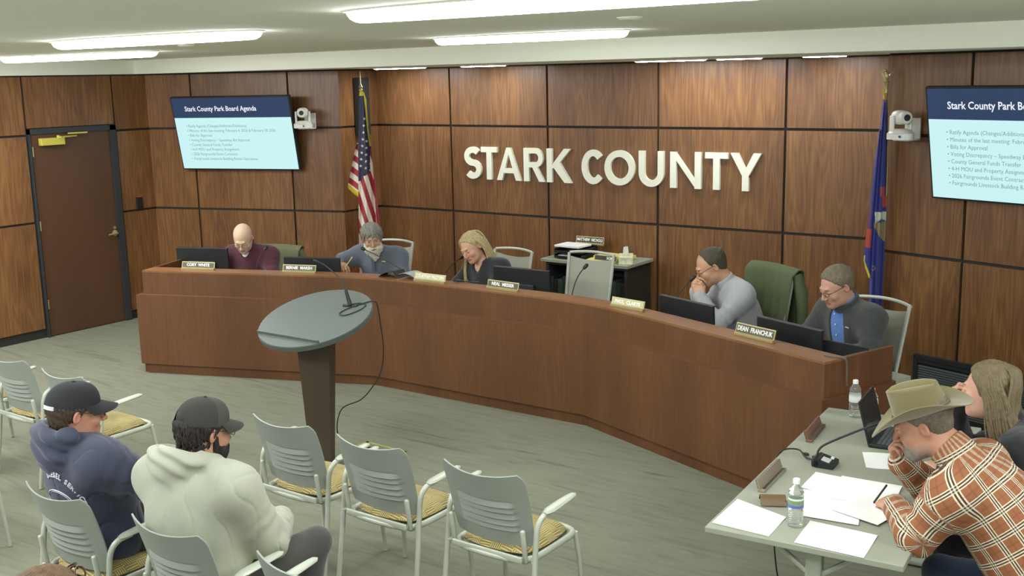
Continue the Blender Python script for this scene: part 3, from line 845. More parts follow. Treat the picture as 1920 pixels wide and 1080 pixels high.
nameplate((-5.28, 8.66), (-5.03, 8.64), ZT0, '          SOR', 'name plate half hidden beside the tissue box', M_PLATE_B, tilt=.2, h=.05, group='spare name plates on the bookcase')
mb = MB(); mb.box((-5.17, 8.86, ZT0 + .02), (0.34, 0.22, 0.035), rotz(-.06), bev=.003); tag(mb.obj('envelope_stack', mat('manila', '#d8ce7c', 0.7)), 'yellow manila envelopes in the middle of the bookcase top', 'envelopes')
mb = MB(); mb.box((-5.24, 8.72, ZT0 + .008), (0.25, 0.16, 0.014), rotz(.2)); tag(mb.obj('notepad', mat('yellow_paper', '#e2df86', 0.7)), 'yellow notepad in front of the manila envelopes', 'notepad')
t = empty('tissue_box', (-4.98, 8.74, ZT0), .5, 'patterned tissue box at the right end of the bookcase top', 'tissue box')
mb = MB(); mb.box((0, 0, 0.035), (0.13, 0.24, 0.07), bev=.003); mb.obj('carton', mat('tissue_carton', '#d9dcb4', 0.6, var=.18, vscale=45), t)
mb = MB(); mb.grid(lambda u, v: (0.03 * math.sin(u * 5 + v * 2) * (1 - v * .3), -0.09 + 0.18 * u * (1 - 0.25 * v) , 0.065 + 0.10 * v * (0.45 + 0.55 * math.cos(u * 1.6))), 12, 6, thick=0.002); mb.obj('tissue', M_PAPER, t, smooth=True)

# ------------------------------------------------------------------ lectern
M_LTOP = mat('lectern_laminate', '#5d6560', 0.5)
M_LEDGE = mat('lectern_edge', '#565c55', 0.5)
pod = empty('lectern', (-5.25, 5.05, 0), 0, 'free-standing lectern with tilted oval grey top and tapering dark column', 'lectern')
th = 0.342; RT = rotx(th)
def ellipse(a, b_, n=56): return [(a * math.cos(2 * PI * k / n), b_ * math.sin(2 * PI * k / n)) for k in range(n)]
mb = MB(); mb.prism(ellipse(.405, .37), -0.004, 0.0, lambda x, y, z: RT @ Vector((x, y, z)) + Vector((0, 0, 1.062))); mb.obj('top', M_LTOP, pod)
mb = MB(); mb.prism(ellipse(.409, .374), -0.034, -0.0042, lambda x, y, z: RT @ Vector((x, y, z)) + Vector((0, 0, 1.062))); mb.obj('edge', M_LEDGE, pod)
mb = MB(); mb.box(RT @ Vector((0, -0.265, 0.010)) + Vector((0, 0, 1.062)), (0.565, 0.012, 0.022), RT); mb.obj('lip', M_LTOP, pod)
def taper(mb, z0, z1, w0, d0, w1, d1, cx=0, cy=0):
    V = [(cx + sx * w0 / 2, cy + sy * d0 / 2, z0) for sx, sy in ((-1, -1), (1, -1), (1, 1), (-1, 1))] + [(cx + sx * w1 / 2, cy + sy * d1 / 2, z1) for sx, sy in ((-1, -1), (1, -1), (1, 1), (-1, 1))]
    F = [(3, 2, 1, 0), (4, 5, 6, 7), (0, 1, 5, 4), (1, 2, 6, 5), (2, 3, 7, 6), (3, 0, 4, 7)]
    uv = []
    for f in F: uv.append([(V[k][0] + V[k][1], V[k][2]) for k in f])
    mb.add(V, F, uv)
M_COL = wood_mat('lectern_dark_wood', '#40342a', '#483a2d', '#514132', 0.5, .3)
mb = MB(); taper(mb, 0.02, 0.955, 0.135, 0.11, 0.225, 0.17); mb.v = [tuple(rotz(.52) @ Vector(v)) for v in mb.v]; mb.obj('column', M_COL, pod)
mb = MB(); mb.prism([(-0.02, 0.93), (-0.02, 0.985), (0.20, 1.075), (0.20, 1.00)], -0.10, 0.10, lambda x, y, z: Vector((z, x, y))); mb.obj('bracket', M_DESK, pod)
mb = MB(); mb.prism(ellipse(.24, .20), 0.0, 0.02); mb.obj('base_plate', M_LEDGE, pod)
# lectern microphone on its own clip, cord drooping to the floor box
t = empty('microphone', (-5.08, 5.215, 1.062 + 0.165 * math.tan(th)), 0, 'slim gooseneck microphone rising from the lectern top', 'microphone')
mb = MB(); mb.tube([(0, 0, 0.012), (-0.018, 0.0, 0.06), (-0.034, 0.0, 0.112)], [.015, .013, .010], 12); mb.tube([(-.06, -.005, .006), (.05, .012, .008)], .008, 8)
mb.obj('handle', M_BLACK, t, smooth=True)
mb = MB(); mb.tube(bez([(-0.034, 0.0, .110), (-0.065, .0, .165), (-0.13, .0, .215), (-0.22, .0, .265), (-0.29, .0, .285)], 5), .004, 8); mb.obj('stem', M_BLACK2, t, smooth=True)
mb = MB(); mb.tube([(-0.285, .0, .284), (-.305, .0, .288), (-.325, .0, .29)], [.006, .010, .007], 8); mb.obj('windscreen', M_BLACK, t, smooth=True)
zt = lambda y: 1.062 + (y - 5.05) * math.tan(th) + 0.006
mb = MB(); mb.tube(bez([(-5.08, 5.215, zt(5.215) + .01), (-5.03, 5.26, zt(5.26)), (-4.975, 5.25, zt(5.25)), (-4.97, 5.19, zt(5.19)), (-5.03, 5.11, zt(5.11)), (-5.09, 5.12, zt(5.12)), (-5.07, 5.19, zt(5.19)), (-5.00, 5.27, zt(5.27)), (-4.955, 5.30, zt(5.30)), (-4.95, 5.335, 1.13), (-4.96, 5.37, 1.0), (-4.955, 5.385, 0.82), (-4.975, 5.38, 0.672), (-5.02, 5.355, 0.568), (-5.10, 5.30, 0.456), (-5.243, 5.25, 0.376), (-5.33, 5.28, .20), (-5.34, 5.36, .06), (-5.30, 5.48, 0.02), (-5.22, 5.55, 0.012)]), 0.0042, 6)
o = mb.obj('cord', M_BLACK2, t, smooth=True); o.matrix_parent_inverse = Matrix.Translation((5.08, -5.215, -(1.062 + 0.165 * math.tan(th))))
# floor box
t = empty('floor_box', (-5.18, 5.555, 0.0), -.03, 'square yellow-edged floor box in the carpet behind the lectern', 'floor box')
mb = MB(); 
for s in (-1, 1): mb.box((s * .19, 0, 0.004), (0.03, 0.13, 0.008)); mb.box((0, s * .055, 0.004), (0.40, 0.022, 0.008))
mb.obj('rim', mat('floor_box_yellow', '#a9a95c', 0.5, 0.2), t)
mb = MB(); mb.box((0, 0, 0.003), (0.35, 0.09, 0.006)); mb.obj('lid', M_CARPET, t)

# ------------------------------------------------------------------ screens on the walls
M_SCR = mat('screen_light', '#101418', 0.35, emit='#cbf4f6', es=0.98)
M_SCRH = mat('screen_header', '#101418', 0.25, emit='#2c4266', es=0.85)
M_SCRT = mat('screen_title', '#101418', 0.5, emit='#f4f7ff', es=0.95)
M_SCRG = mat('screen_text', '#101418', 0.5, emit='#7fa3a8', es=0.9)
LINES = ['Ratify Agenda (Changes/Additions/Deletions)', 'Minutes of the last meeting: February 4, 2026 & February 18, 2026', 'Bills for Approval', 'Voting Discrepancy – Speedway Bid Approval',
         'County General Funds Transfer', '4-H MOU and Property Assignment', '2026 Fairgrounds Event Contracts', 'Fairgrounds Livestock Building Rental Operations']
def tv(A, d, n, s0, s1, z0, z1, off, label, tilt=math.radians(11)):
    """A wall point, d along the wall, n into the room"""
    c = Vector((A[0], A[1], 0)) + d * (s0 + s1) / 2 + n * off
    w = s1 - s0; h = z1 - z0; b0 = 0.014
    t = empty('television', (c.x, c.y, (z0 + z1) / 2), math.atan2(d.y, d.x), label, 'television', 'televisions showing the agenda')
    h /= math.cos(tilt); t.rotation_euler = (tilt, 0, math.atan2(d.y, d.x))
    q = MB(); q.box((0, 0.02, 0), (w, 0.045, h), bev=.004); q.obj('housing', M_BLACK, t)
    q = MB(); q.box((0, off * .5 + .02, 0.05), (0.30, max(0.02, off - .06), 0.26)); q.obj('wall_mount', M_BLACK2, t)
    hh = 0.265 * h
    q = MB(); q.box((0, -0.0040, h / 2 - b0 - hh / 2), (w - 2 * b0, 0.002, hh)); hd = q.obj('title_band', M_SCRH, t)
    q = MB(); q.box((0, -0.0040, -h / 2 + b0 + (h - 2 * b0 - hh) / 2), (w - 2 * b0, 0.002, h - 2 * b0 - hh)); bd = q.obj('slide', M_SCR, t)
    text_mesh('Stark County Park Board Agenda', 0.074 * w / 1.45, .0012, .0002, 'LEFT', 'title', M_SCRT, hd, frame_matrix((-w / 2 + .17 * w / 1.5, -0.0056, h / 2 - b0 - hh * .55), (1, 0, 0), (0, 0, 1)), sx=.88)
    top = h / 2 - b0 - hh
    for k, tx in enumerate(LINES):
        text_mesh('• ' + tx, 0.043 * w / 1.45, 0.0, .0002, 'LEFT', 'agenda_line', M_SCRG, bd, frame_matrix((-w / 2 + .15 * w / 1.5, -0.0056, top - (h - 2 * b0 - hh) * (.16 + k * .092)), (1, 0, 0), (0, 0, 1)), sx=.92)
    return t
tv(V3, dL, nL, 0.475, 1.945, 1.668, 2.462, 0.16, 'smaller-looking wall television at left, beside the white camera')
tv(R2, dR, nR, 0.475, 1.945, 1.672, 2.476, 0.16, 'wall television at the right edge of the view')

def ptz(c, rz, label, lens, look=0.0):
    """white pan-tilt camera on a small shelf bracket; +Y is away from the wall"""
    t = empty('wall_camera', c, rz, label, 'camera', 'white pan-tilt cameras')
    q = MB(); q.box((0, -0.155, 0.03), (0.13, 0.012, 0.15)); q.box((0, -0.08, -0.052), (0.13, 0.15, 0.010)); q.obj('bracket', M_WHITE, t)
    q = MB(); q.prism([(.105 * math.cos(a) * 1.0, .07 * math.sin(a)) for a in [2 * PI * k / 30 for k in range(30)]], -0.045, 0.0)
    q.lathe([(0.09, 0), (0.075, 0.022), (0.04, 0.032)], (0, 0, 0), 24); q.obj('foot', M_WHITE, t, smooth=True, autos=50)
    R = rotz(look)
    for s in (-1, 1): q = MB(); q.box(R @ Vector((s * .070, 0, 0.07)), (0.018, 0.055, 0.12), R, bev=.008, seg=3); q.obj('yoke_arm', M_WHITE, t, smooth=True)
    q = MB(); q.box(R @ Vector((0, -0.01, 0.115)), (0.118, 0.13, 0.105), R, bev=.045, seg=4)
    q.lathe([(0.046, 0), (0.046, 0.035), (0.042, 0.04)], R @ Vector((0, 0.045, 0.115)), 24, R @ rotx(-PI / 2)); q.obj('head', M_WHITE, t, smooth=True)
    q = MB(); q.lathe([(0.024, 0), (0.024, 0.004)], R @ Vector((0, 0.086, 0.115)), 20, R @ rotx(-PI / 2)); q.obj('lens', M_BLACK, t)
    q = MB(); q.lathe([(0.010, 0), (0.010, 0.003)], (-0.04, 0.066, -0.022), 14, rotx(-PI / 2)); q.obj('sensor', mat('blue_sensor', '#3a4a8c', .3), t)
    return t
Vp = Vector((V3[0], V3[1], 0)) + dL * 2.06 + nL * 0.17
ptz((Vp.x, Vp.y, 2.165), math.atan2(nL.y, nL.x) - PI / 2, 'white camera on a bracket between the left television and the striped flag', 1, .35)
Vp = Vector((R2[0], R2[1], 0)) + dR * 0.245 + nR * 0.17
ptz((Vp.x, Vp.y, 2.140), math.atan2(nR.y, nR.x) - PI / 2, 'white camera on a bracket at the left edge of the right television', 1, 1.1)
# tall black column speaker behind the striped flag
mb = MB(); mb.box((-8.252, 8.80, 2.33), (0.09, 0.15, 0.60), bev=.006); tag(mb.obj('column_speaker', M_BLACK2), 'tall narrow black speaker on the wall behind the striped flag', 'speaker')

# ================================================================== flags
def obj_col(mb, name, m, cols, parent=None, smooth=True):
    """mesh with the colour attribute Col (per vertex, linear rgb)"""
    o = mb.obj(name, m, parent, smooth=smooth, autos=70)
    a = o.data.attributes.new('Col', 'FLOAT_COLOR', 'POINT')
    c = np.ones((len(o.data.vertices), 4), np.float32); c[:, :3] = np.asarray(cols)[:len(c)]
    a.data.foreach_set('color', c.ravel())
    return o
M_FLAG = attr_mat('flag_cloth', 0.6, sheen=.2)
RED, CREAM, NAVY, GOLDC, ROYAL = lin('#a01f2e'), lin('#e8e2cf'), lin('#26264a'), lin('#d8c62a'), lin('#2a3184')
def drape(rows, u, z_at, nu, nv, fold, col, y0=0.0):
    """cloth hanging in folds; rows: (level, left, right) outline in cm-like units, u: metres per unit"""
    ys = np.array([r[0] for r in rows], float); Ls = np.array([r[1] for r in rows], float); Rs = np.array([r[2] for r in rows], float)
    V = []; C = []; F = []
    for j in range(nv + 1):
        y = ys[0] + (ys[-1] - ys[0]) * j / nv
        l, r = np.interp(y, ys, Ls), np.interp(y, ys, Rs)
        for i in range(nu + 1):
            x = l + (r - l) * i / nu
            V.append((x * u, y0 + fold(x, y, (i / nu)), z_at(y))); C.append(col(x, y, i / nu))
    n = nu + 1
    for j in range(nv):
        for i in range(nu): F.append((j * n + i, j * n + i + 1, (j + 1) * n + i + 1, (j + 1) * n + i))
    o = len(V)
    V += [(a, b + 0.006, c) for a, b, c in V]; C = C + C
    F += [tuple(o + k for k in reversed(f)) for f in F]
    return V, F, C
def flag(name, loc, rz, label, ztop, finial):
    t = empty(name, loc, rz, label, 'flag')
    q = MB(); q.tube([(0, 0, 0.03), (0, 0, ztop)], 0.0125, 12); q.obj('pole', mat('pole_oak', '#8a6a3a', .4), t, smooth=True)
    q = MB(); q.lathe([(0.11, 0), (0.11, 0.02), (0.08, 0.05), (0.03, 0.08), (0.02, 0.12)], (0, 0, 0), 28); q.obj('stand', M_BRASS, t, smooth=True)
    q = MB(); finial(q, ztop); q.obj('finial', M_BRASS, t, smooth=True, autos=60) if False else q.obj('finial', M_BRASS, t, smooth=True)
    return t
def spear(q, z):
    q.lathe([(0.012, z - .02), (0.018, z), (0.018, z + .012), (0.010, z + .02), (0.020, z + .035), (0.012, z + .05), (.006, z + .07), (.004, z + .16), (.0008, z + .20)], (0, 0, 0), 12)
def eagle(q, z):
    q.lathe([(0.014, z - .04), (0.012, z + .02), (0.022, z + .04), (0.012, z + .05)], (0, 0, 0), 14)
    q.ell((0, 0, z + .085), (.016, .018, .035)); q.ell((-.012, -.01, z + .125), (.011, .012, .012)); q.ell((-.024, -.014, z + .122), (.010, .004, .004))
    for s in (-1, 1):
        q.grid(lambda u, v: (s * (0.008 + 0.040 * u + .012 * v), 0.01 + .012 * u, z + .075 + .055 * u + .045 * v * (1 - .5 * u) - .02), 5, 5, thick=0.004)
    q.ell((0, .01, z + .05), (.012, .008, .022))
us = flag('striped_flag', (-7.79, 8.30, 0), math.radians(43.5), 'red, white and blue flag with gold fringe furled on its pole', 2.50, spear)
zu = lambda y: 2.552 - (y - 160) * .00543
KU = 1 / 184.0
def shift(y): return 676 + (y - 160) * .045
def us_main(x, y, t):
    X = x + shift(y); wob = 2.0 * math.sin(y * .035)
    rr = np.interp(y, [180, 240, 276, 300], [684.5, 690.5, 695.5, 697])
    if y < 272 and X > rr - 2.6: return GOLDC
    if y < 179: return GOLDC
    canton = y < 326 + (X - 684) * -.35 + (7 if X < 678 else 0) and not (X > 693.5 and y > 277)
    if canton:
        for k in range(8):
            for (sx, sy, st) in ((683.0 - k * 1.05, 221 + k * 12.5, 1), (687.0 - k * .45, 263 + k * 12.3, 1), (695 - k * .4, 293 + k * 12.0, 1)):
                if sy > 322: continue
                dx, dy = X - sx, (y - sy)
                r_ = math.hypot(dx, dy); a = math.atan2(dx, -dy)
                if r_ < 1.35 + 1.35 * max(0, math.cos(2.5 * (((a + PI / 5) % (2 * PI / 5)) - PI / 5))) ** 3: return CREAM
        return NAVY
    if X > 700.5 + (y - 340) * .06 and y > 300:
        v = (X - 1.0 * (y - 300) * .08) / 5.2
        return RED if int(math.floor(v)) % 2 == 0 else CREAM
    v = (X - 672 - .31 * (y - 326)) / 8.3
    return RED if int(math.floor(v)) % 2 == 0 else CREAM
def us_fold(x, y, t):
    a = min(1, (y - 170) / 90)
    return -0.045 + 0.028 * a * math.sin(t * 9.5 + .6) + .012 * a * math.sin(t * 19 + y * .01) - .03 * math.exp(-((t - .35) / .25) ** 2) * a
R_ = [(172, 674.0, 682.0), (186, 672.3, 686.3), (210, 672.3, 688.2), (240, 672, 690.5), (276, 671, 695.8), (330, 671.5, 702), (403, 672, 710), (470, 672.5, 714), (560, 675, 716), (640, 679, 715)]
V, F, C = drape([(y, l - shift(y), r - shift(y)) for y, l, r in R_], KU, zu, 110, 900, us_fold, us_main)
mb = MB(); mb.add(V, F); obj_col(mb, 'cloth', M_FLAG, C, us)
def us_flap(x, y, t):
    X = x + shift(y)
    yy = y - (X - 652) * 0.78 - 0
    if yy > 342.5: return GOLDC
    v = (yy - 266) / 12.2
    return CREAM if int(math.floor(v)) % 2 == 0 else RED
R2_ = [(266, 668.5, 672.5), (285, 664, 673), (310, 659, 673), (343, 652.5, 673), (350, 652.3, 673), (358, 660, 673), (367, 670, 673)]
V, F, C = drape([(y, l - shift(y), r - shift(y)) for y, l, r in R2_], KU, zu, 36, 150, lambda x, y, t: -0.02 + .02 * math.sin(t * 4), us_flap, y0=0.012)
mb = MB(); mb.add(V, F); obj_col(mb, 'fly_fold', M_FLAG, C, us)

nd = flag('blue_flag', (-2.565, 8.405, 0), math.radians(17.0), 'dark blue state flag with orange and tan emblem furled on its pole', 2.47, eagle)
zn = lambda y: 2.385 - (y - 185) * .00406
KN = 1 / 247.0
def shn(y): return 1661 + (y - 185) * -.038
ORG, TAN, WHT = lin('#b5452f'), lin('#9a8d62'), lin('#c9cdc0')
def nd_col(x, y, t):
    X = x + shn(y)
    if y < 186: return GOLDC if math.sin(y * 2) * math.sin(X * 2) > -.4 else lin('#8d8420')
    if t > .93 and y < 362: return GOLDC if t > .955 else lin('#8d7f2a')
    n = math.sin(X * 1.9 + y * .7) + math.sin(X * .7 - y * 1.3)
    if 345 < y < 362 and X > 1651.5 - n and X < 1659: return ORG
    if 362 < y < 384 and X > 1655 - n * .8: return ORG
    if (393 < y < 400 + (X - 1642) * .5 and X > 1641.5) or (399 < y < 413 - (X - 1644) * .9 and X > 1642.5): return WHT
    if 413 - (X - 1642) * .12 < y < 420 + (X - 1640) * 1.75 and X > 1640 and y < 448: return TAN if math.sin(X * 2.2 + y * .8) > -.6 else lin('#6f6748')
    if math.hypot((X - 1638.5), (y - 499)) < 4.6 and math.hypot((X - 1638.8), (y - 498.2)) > 2.7: return TAN
    if abs(X - (1634.5 + (y - 486) * .02)) < .9 and 484 < y < 502: return lin('#b5a544')
    return ROYAL
def nd_fold(x, y, t):
    a = min(1, (y - 170) / 80)
    return -0.055 * a * math.sin(PI * min(1, t * 1.05)) + .016 * a * math.sin(t * 17 + 1.0)
R_ = [(165, 1655.5, 1664), (185, 1656, 1665), (240, 1650, 1665.2), (318, 1643, 1664.3), (400, 1637, 1662), (460, 1633.5, 1659.5), (547, 1631, 1656), (660, 1627, 1653), (760, 1626, 1648)]
V, F, C = drape([(y, l - shn(y), r - shn(y)) for y, l, r in R_], KN, zn, 60, 420, nd_fold, nd_col)
mb = MB(); mb.add(V, F); obj_col(mb, 'cloth', M_FLAG, C, nd)
def ndf_col(x, y, t):
    X = x + shn(y)
    if y > 482 + (X - 1622) * 2.6 or (y > 476 and t < .12): return GOLDC
    if 424 < y < 460 and X > 1624.5 + math.sin(y) and t < .8: return ORG if math.sin(X * 3 + y * 1.1) > -.7 else lin('#8f2f2a')
    if 380 < y < 424 and .15 < t < .4: return lin('#7a2f3c')
    return ROYAL
R2_ = [(240, 1649, 1652), (320, 1639.5, 1647), (400, 1630.5, 1641), (460, 1623.7, 1637.5), (485, 1621.8, 1636.5), (500, 1624.5, 1635.5), (518, 1630.5, 1634)]
V, F, C = drape([(y, l - shn(y), r - shn(y)) for y, l, r in R2_], KN, zn, 26, 200, lambda x, y, t: -0.02 - .025 * math.sin(t * 3), ndf_col, y0=-0.004)
mb = MB(); mb.add(V, F); obj_col(mb, 'fly_fold', M_FLAG, C, nd)

# ================================================================== stacking chairs
def seat_fabric():
    m, N, L, B = new_mat('seat_fabric')
    tc = N.new('ShaderNodeTexCoord')
    mp = N.new('ShaderNodeMapping'); mp.inputs['Scale'].default_value = (1, 1, 0.001); L.new(tc.outputs['Object'], mp.inputs['Vector'])
    ck = N.new('ShaderNodeTexChecker'); ck.inputs['Scale'].default_value = 17; L.new(mp.outputs[0], ck.inputs['Vector'])
    def wave(d, sc):
        w = N.new('ShaderNodeTexWave'); w.bands_direction = d; w.inputs['Scale'].default_value = sc; w.inputs['Distortion'].default_value = 0.6; w.inputs['Detail'].default_value = 1
        L.new(tc.outputs['Object'], w.inputs['Vector']); return w.outputs['Fac']
    mx = N.new('ShaderNodeMix'); mx.data_type = 'FLOAT'
    L.new(ck.outputs['Fac'], mx.inputs[0]); L.new(wave('X', 30), mx.inputs[2]); L.new(wave('Y', 30), mx.inputs[3])
    cr = N.new('ShaderNodeValToRGB'); e = cr.color_ramp.elements
    e[0].position = .35; e[0].color = (*lin('#84743a'), 1); e[1].position = .75; e[1].color = (*lin('#bdb083'), 1)
    k = e.new(.55); k.color = (*lin('#a08d4c'), 1)
    L.new(mx.outputs[0], cr.inputs[0])
    n = N.new('ShaderNodeTexNoise'); n.inputs['Scale'].default_value = 5; L.new(tc.outputs['Object'], n.inputs['Vector'])
    mr = N.new('ShaderNodeMapRange'); mr.inputs[1].default_value = .35; mr.inputs[2].default_value = .65; mr.inputs[3].default_value = .8; mr.inputs[4].default_value = 1.15; L.new(n.outputs[0], mr.inputs[0])
    vm = N.new('ShaderNodeVectorMath'); vm.operation = 'SCALE'; L.new(cr.outputs[0], vm.inputs[0]); L.new(mr.outputs[0], vm.inputs['Scale'])
    L.new(vm.outputs[0], B.inputs['Base Color']); B.inputs['Roughness'].default_value = 0.85
    return m
M_SEATF = seat_fabric()
def make_chair():
    t = empty('stacking_chair', (0, 0, 0), 0, 'grey plastic-backed stacking armchair', 'chair', 'grey stacking armchairs')
    # perforated plastic back: five curved louvres across its middle
    def back(u, v):
        a = 2 * u - 1
        z = 0.490 + 0.365 * v
        w = 0.214 + 0.022 * math.sin(PI * min(1, v * .9 + .15) * .6)
        # rounded corners
        e = max(0.0, (v - .86) / .14); w *= 1 - .11 * e ** 2.4
        e = max(0.0, (.10 - v) / .10); w *= 1 - .06 * e ** 2
        x = a * w
        y = -0.198 - 0.078 * v - 0.030 * v * v + 0.95 * x * x
        z += 0.024 * a * a * v - .012 * v
        if abs(x) < .165 and .20 < v < .64:
            f = ((v - .20) / .44 * 5) % 1.0
            y += -0.013 * (1 - f) * min(1, (.165 - abs(x)) / .02) + .003
        return (x, y, z)
    q = MB(); q.grid(back, 34, 76, thick=0.007); q.obj('backrest', M_PLASTIC, t, smooth=True, autos=35)
    q = MB()
    ring = []
    for k in range(40):
        a = 2 * PI * k / 40; c, s = math.cos(a), math.sin(a)
        x = .222 * math.copysign(abs(c) ** .35, c); y = .012 + .218 * math.copysign(abs(s) ** .35, s)
        ring.append((x, y - (0.022 * (1 - (x / .222) ** 2) if s < 0 else 0), .435))
    q.tube(ring, 0.016, 8, closed=True)
    for s in (-1, 1): q.box((s * .205, -.212, .51), (.022, .022, .17), rotx(.14), bev=.008)
    q.box((0, -.228, .447), (.40, .014, .034), bev=.006)
    q.obj('seat_frame', M_METAL, t, smooth=True, autos=50)
    q = MB(); q.box((0, 0.010, .420), (.40, .40, .02), bev=.008); q.obj('seat_pan', M_PLASTIC, t)
    def cushion(u, v):
        a, b_ = 2 * u - 1, 2 * v - 1
        k = max(abs(a), abs(b_)); sq = 1 - .10 * (a * b_) ** 2 * 1.4
        return (a * .205 * sq, .014 + b_ * .208 * sq - .012 * (1 - a * a) * (v < .5) * (1 - v), .452 + .036 * (1 - k ** 6) + .006 * (1 - a * a) - (.016 * max(0, (b_ - .75) / .25)))
    q = MB(); q.grid(cushion, 24, 24, thick=0.014); q.obj('seat', M_SEATF, t, smooth=True, autos=70)
    for s in (-1, 1):
        q = MB(); q.tube([(s * .214, .205, .435), (s * .226, .222, .30), (s * .238, .245, .004)], [.0135, .0125, .0115], 10)
        q.obj('leg', M_METAL, t, smooth=True)
        q = MB(); q.tube(bez([(s * .262, -.262, .004), (s * .256, -.215, .30), (s * .252, -.188, .50), (s * .254, -.172, .60), (s * .262, -.135, .645), (s * .268, -.07, .655)], 5), .0135, 10)
        q.tube([(s * .222, -.17, .437), (s * .255, -.20, .437)], .014, 8)
        q.obj('leg', M_METAL, t, smooth=True)
        q = MB()
        def pad(u, v, s=s):
            y = -.135 + .245 * u; w = .018 + .010 * math.sin(PI * min(1, .25 + .75 * u)) ; a = 2 * PI * v
            e = 1 - .75 * max(0, (u - .9) / .1) ** 2 - .5 * max(0, (.12 - u) / .12)
            return (s * (.268 + .010 * u) + w * e * math.cos(a), y, .662 + .020 * math.sin(u * 1.2) - .004 + .011 * e * math.sin(a))
        q.grid(pad, 14, 12)
        q.add([pad(0, k / 12) for k in range(12)], [tuple(range(12))]); q.add([pad(1, k / 12) for k in range(12)], [tuple(range(11, -1, -1))])
        q.obj('armrest', M_METAL, t, smooth=True, autos=60)
    return t
proto = make_chair()
CH = [((-2.915, 4.035), 0, 'empty grey armchair nearest the camera in the front row, rightmost'),
      ((-3.605, 4.035), 0, 'empty grey armchair second from the right in the front row'),
      ((-4.235, 4.045), 0, 'empty grey armchair third from the right, just in front of the lectern'),
      ((-6.135, 3.99), 0, 'empty grey armchair directly beyond the man in the blue hoodie'),
      ((-6.83, 4.03), 0, 'empty grey armchair at far left, louvred back fully visible'),
      ((-7.53, 4.03), 0, 'grey armchair cut by the left edge, only its seat edge showing'),
      ((-4.335, 2.80), 0, 'grey armchair under the man in the blue hoodie'),
      ((-3.595, 2.825), 0, 'grey armchair under the man in the pale grey hoodie'),
      ((-2.875, 2.86), 0, 'grey armchair cut by the bottom edge, right of the pale grey hoodie'),
      ((-6.11, 2.90), 0, 'grey armchair at the left edge below, only a seat corner and leg showing'),
      ((-0.58, 4.50), PI / 2 + .09, 'grey armchair under the man in the plaid shirt'),
      ((-0.62, 5.11), PI / 2, 'grey armchair under the woman at the side table'),
      ((-3.02, 1.62), 0.0, 'grey armchair in the row nearest the camera, below the frame')]
for k, ((x, y), rz, lb) in enumerate(CH):
    if k == 0: proto.location = (x, y, 0); proto['label'] = lb
    else: dup(proto, (x, y, 0), rz, lb)

# ================================================================== side table and what lies on it
TR = 0.078
tab = empty('side_table', (-1.568, 4.965, 0), TR, 'grey-topped table at lower right with papers and microphone', 'table')
mb = MB(); mb.box((0, 0, .7255), (.805, 1.90, .027), bev=.004); mb.obj('tabletop', M_GREYLAM, tab)
mb = MB(); mb.box((0, 0, .709), (.765, 1.86, .006)); mb.obj('underside', mat('table_under', '#5b5e55', .6), tab)
for s in (-1, 1):
    mb = MB(); mb.box((-.0, s * .72, .36), (.07, .05, .66), bev=.01); mb.box((0, s * .72, .69), (.60, .05, .032), bev=.008)
    mb.box((0, s * .72, .025), (.66, .055, .035), bev=.012); mb.tube([(-.26, s * .72, .69), (-.02, s * .72, .52)], .013, 8); mb.tube([(.26, s * .72, .69), (.02, s * .72, .52)], .013, 8)
    mb.obj('leg', M_METAL, tab)
ZP = .7395
def sheet(corners, label, z=0.0, name='paper_sheet', m=None):
    """single sheet from its four corners on the table top"""
    q = MB(); c = [Vector((x, y, 0)) for x, y in corners]
    cx = sum((p for p in c), Vector()) / 4
    q.grid(lambda u, v: tuple((c[0] * (1 - u) * (1 - v) + c[1] * u * (1 - v) + c[2] * u * v + c[3] * (1 - u) * v - cx) + Vector((0, 0, .0006 + .0012 * math.sin(u * 5) * math.sin(v * 4 + 1)))), 8, 8, thick=.0008)
    return tag(q.obj(name, m or M_PAPER, loc=(cx.x, cx.y, ZP + .001 + z)), label, 'paper', 'papers on the side table')
sheet([(-1.885, 4.035), (-1.905, 4.34), (-1.645, 4.255), (-1.63, 4.03)], 'white sheet at the near left corner of the side table', .000)
sheet([(-1.522, 4.03), (-1.548, 4.28), (-1.262, 4.275), (-1.242, 4.035)], 'white sheet at the near edge of the side table, closest to the viewer', .000)
sheet([(-1.720, 4.62), (-1.735, 4.85), (-1.46, 4.84), (-1.44, 4.60)], 'white sheet just in front of the black microphone base', .000)
sheet([(-1.60, 4.30), (-1.70, 4.60), (-1.45, 4.66), (-1.36, 4.33)], 'white sheet under the writing hand, beside the water bottle', .003)
sheet([(-1.56, 4.55), (-1.61, 4.85), (-1.335, 4.86), (-1.30, 4.58)], 'white sheet beneath the elbow side, touching the other papers', .006)
sheet([(-1.505, 4.42), (-1.47, 4.66), (-1.24, 4.62), (-1.29, 4.36)], 'white sheet directly under the pen', .009)
sheet([(-1.64, 5.235), (-1.485, 5.30), (-1.40, 5.08), (-1.555, 5.03)], 'small white sheet beside the open laptop on the side table', .000)
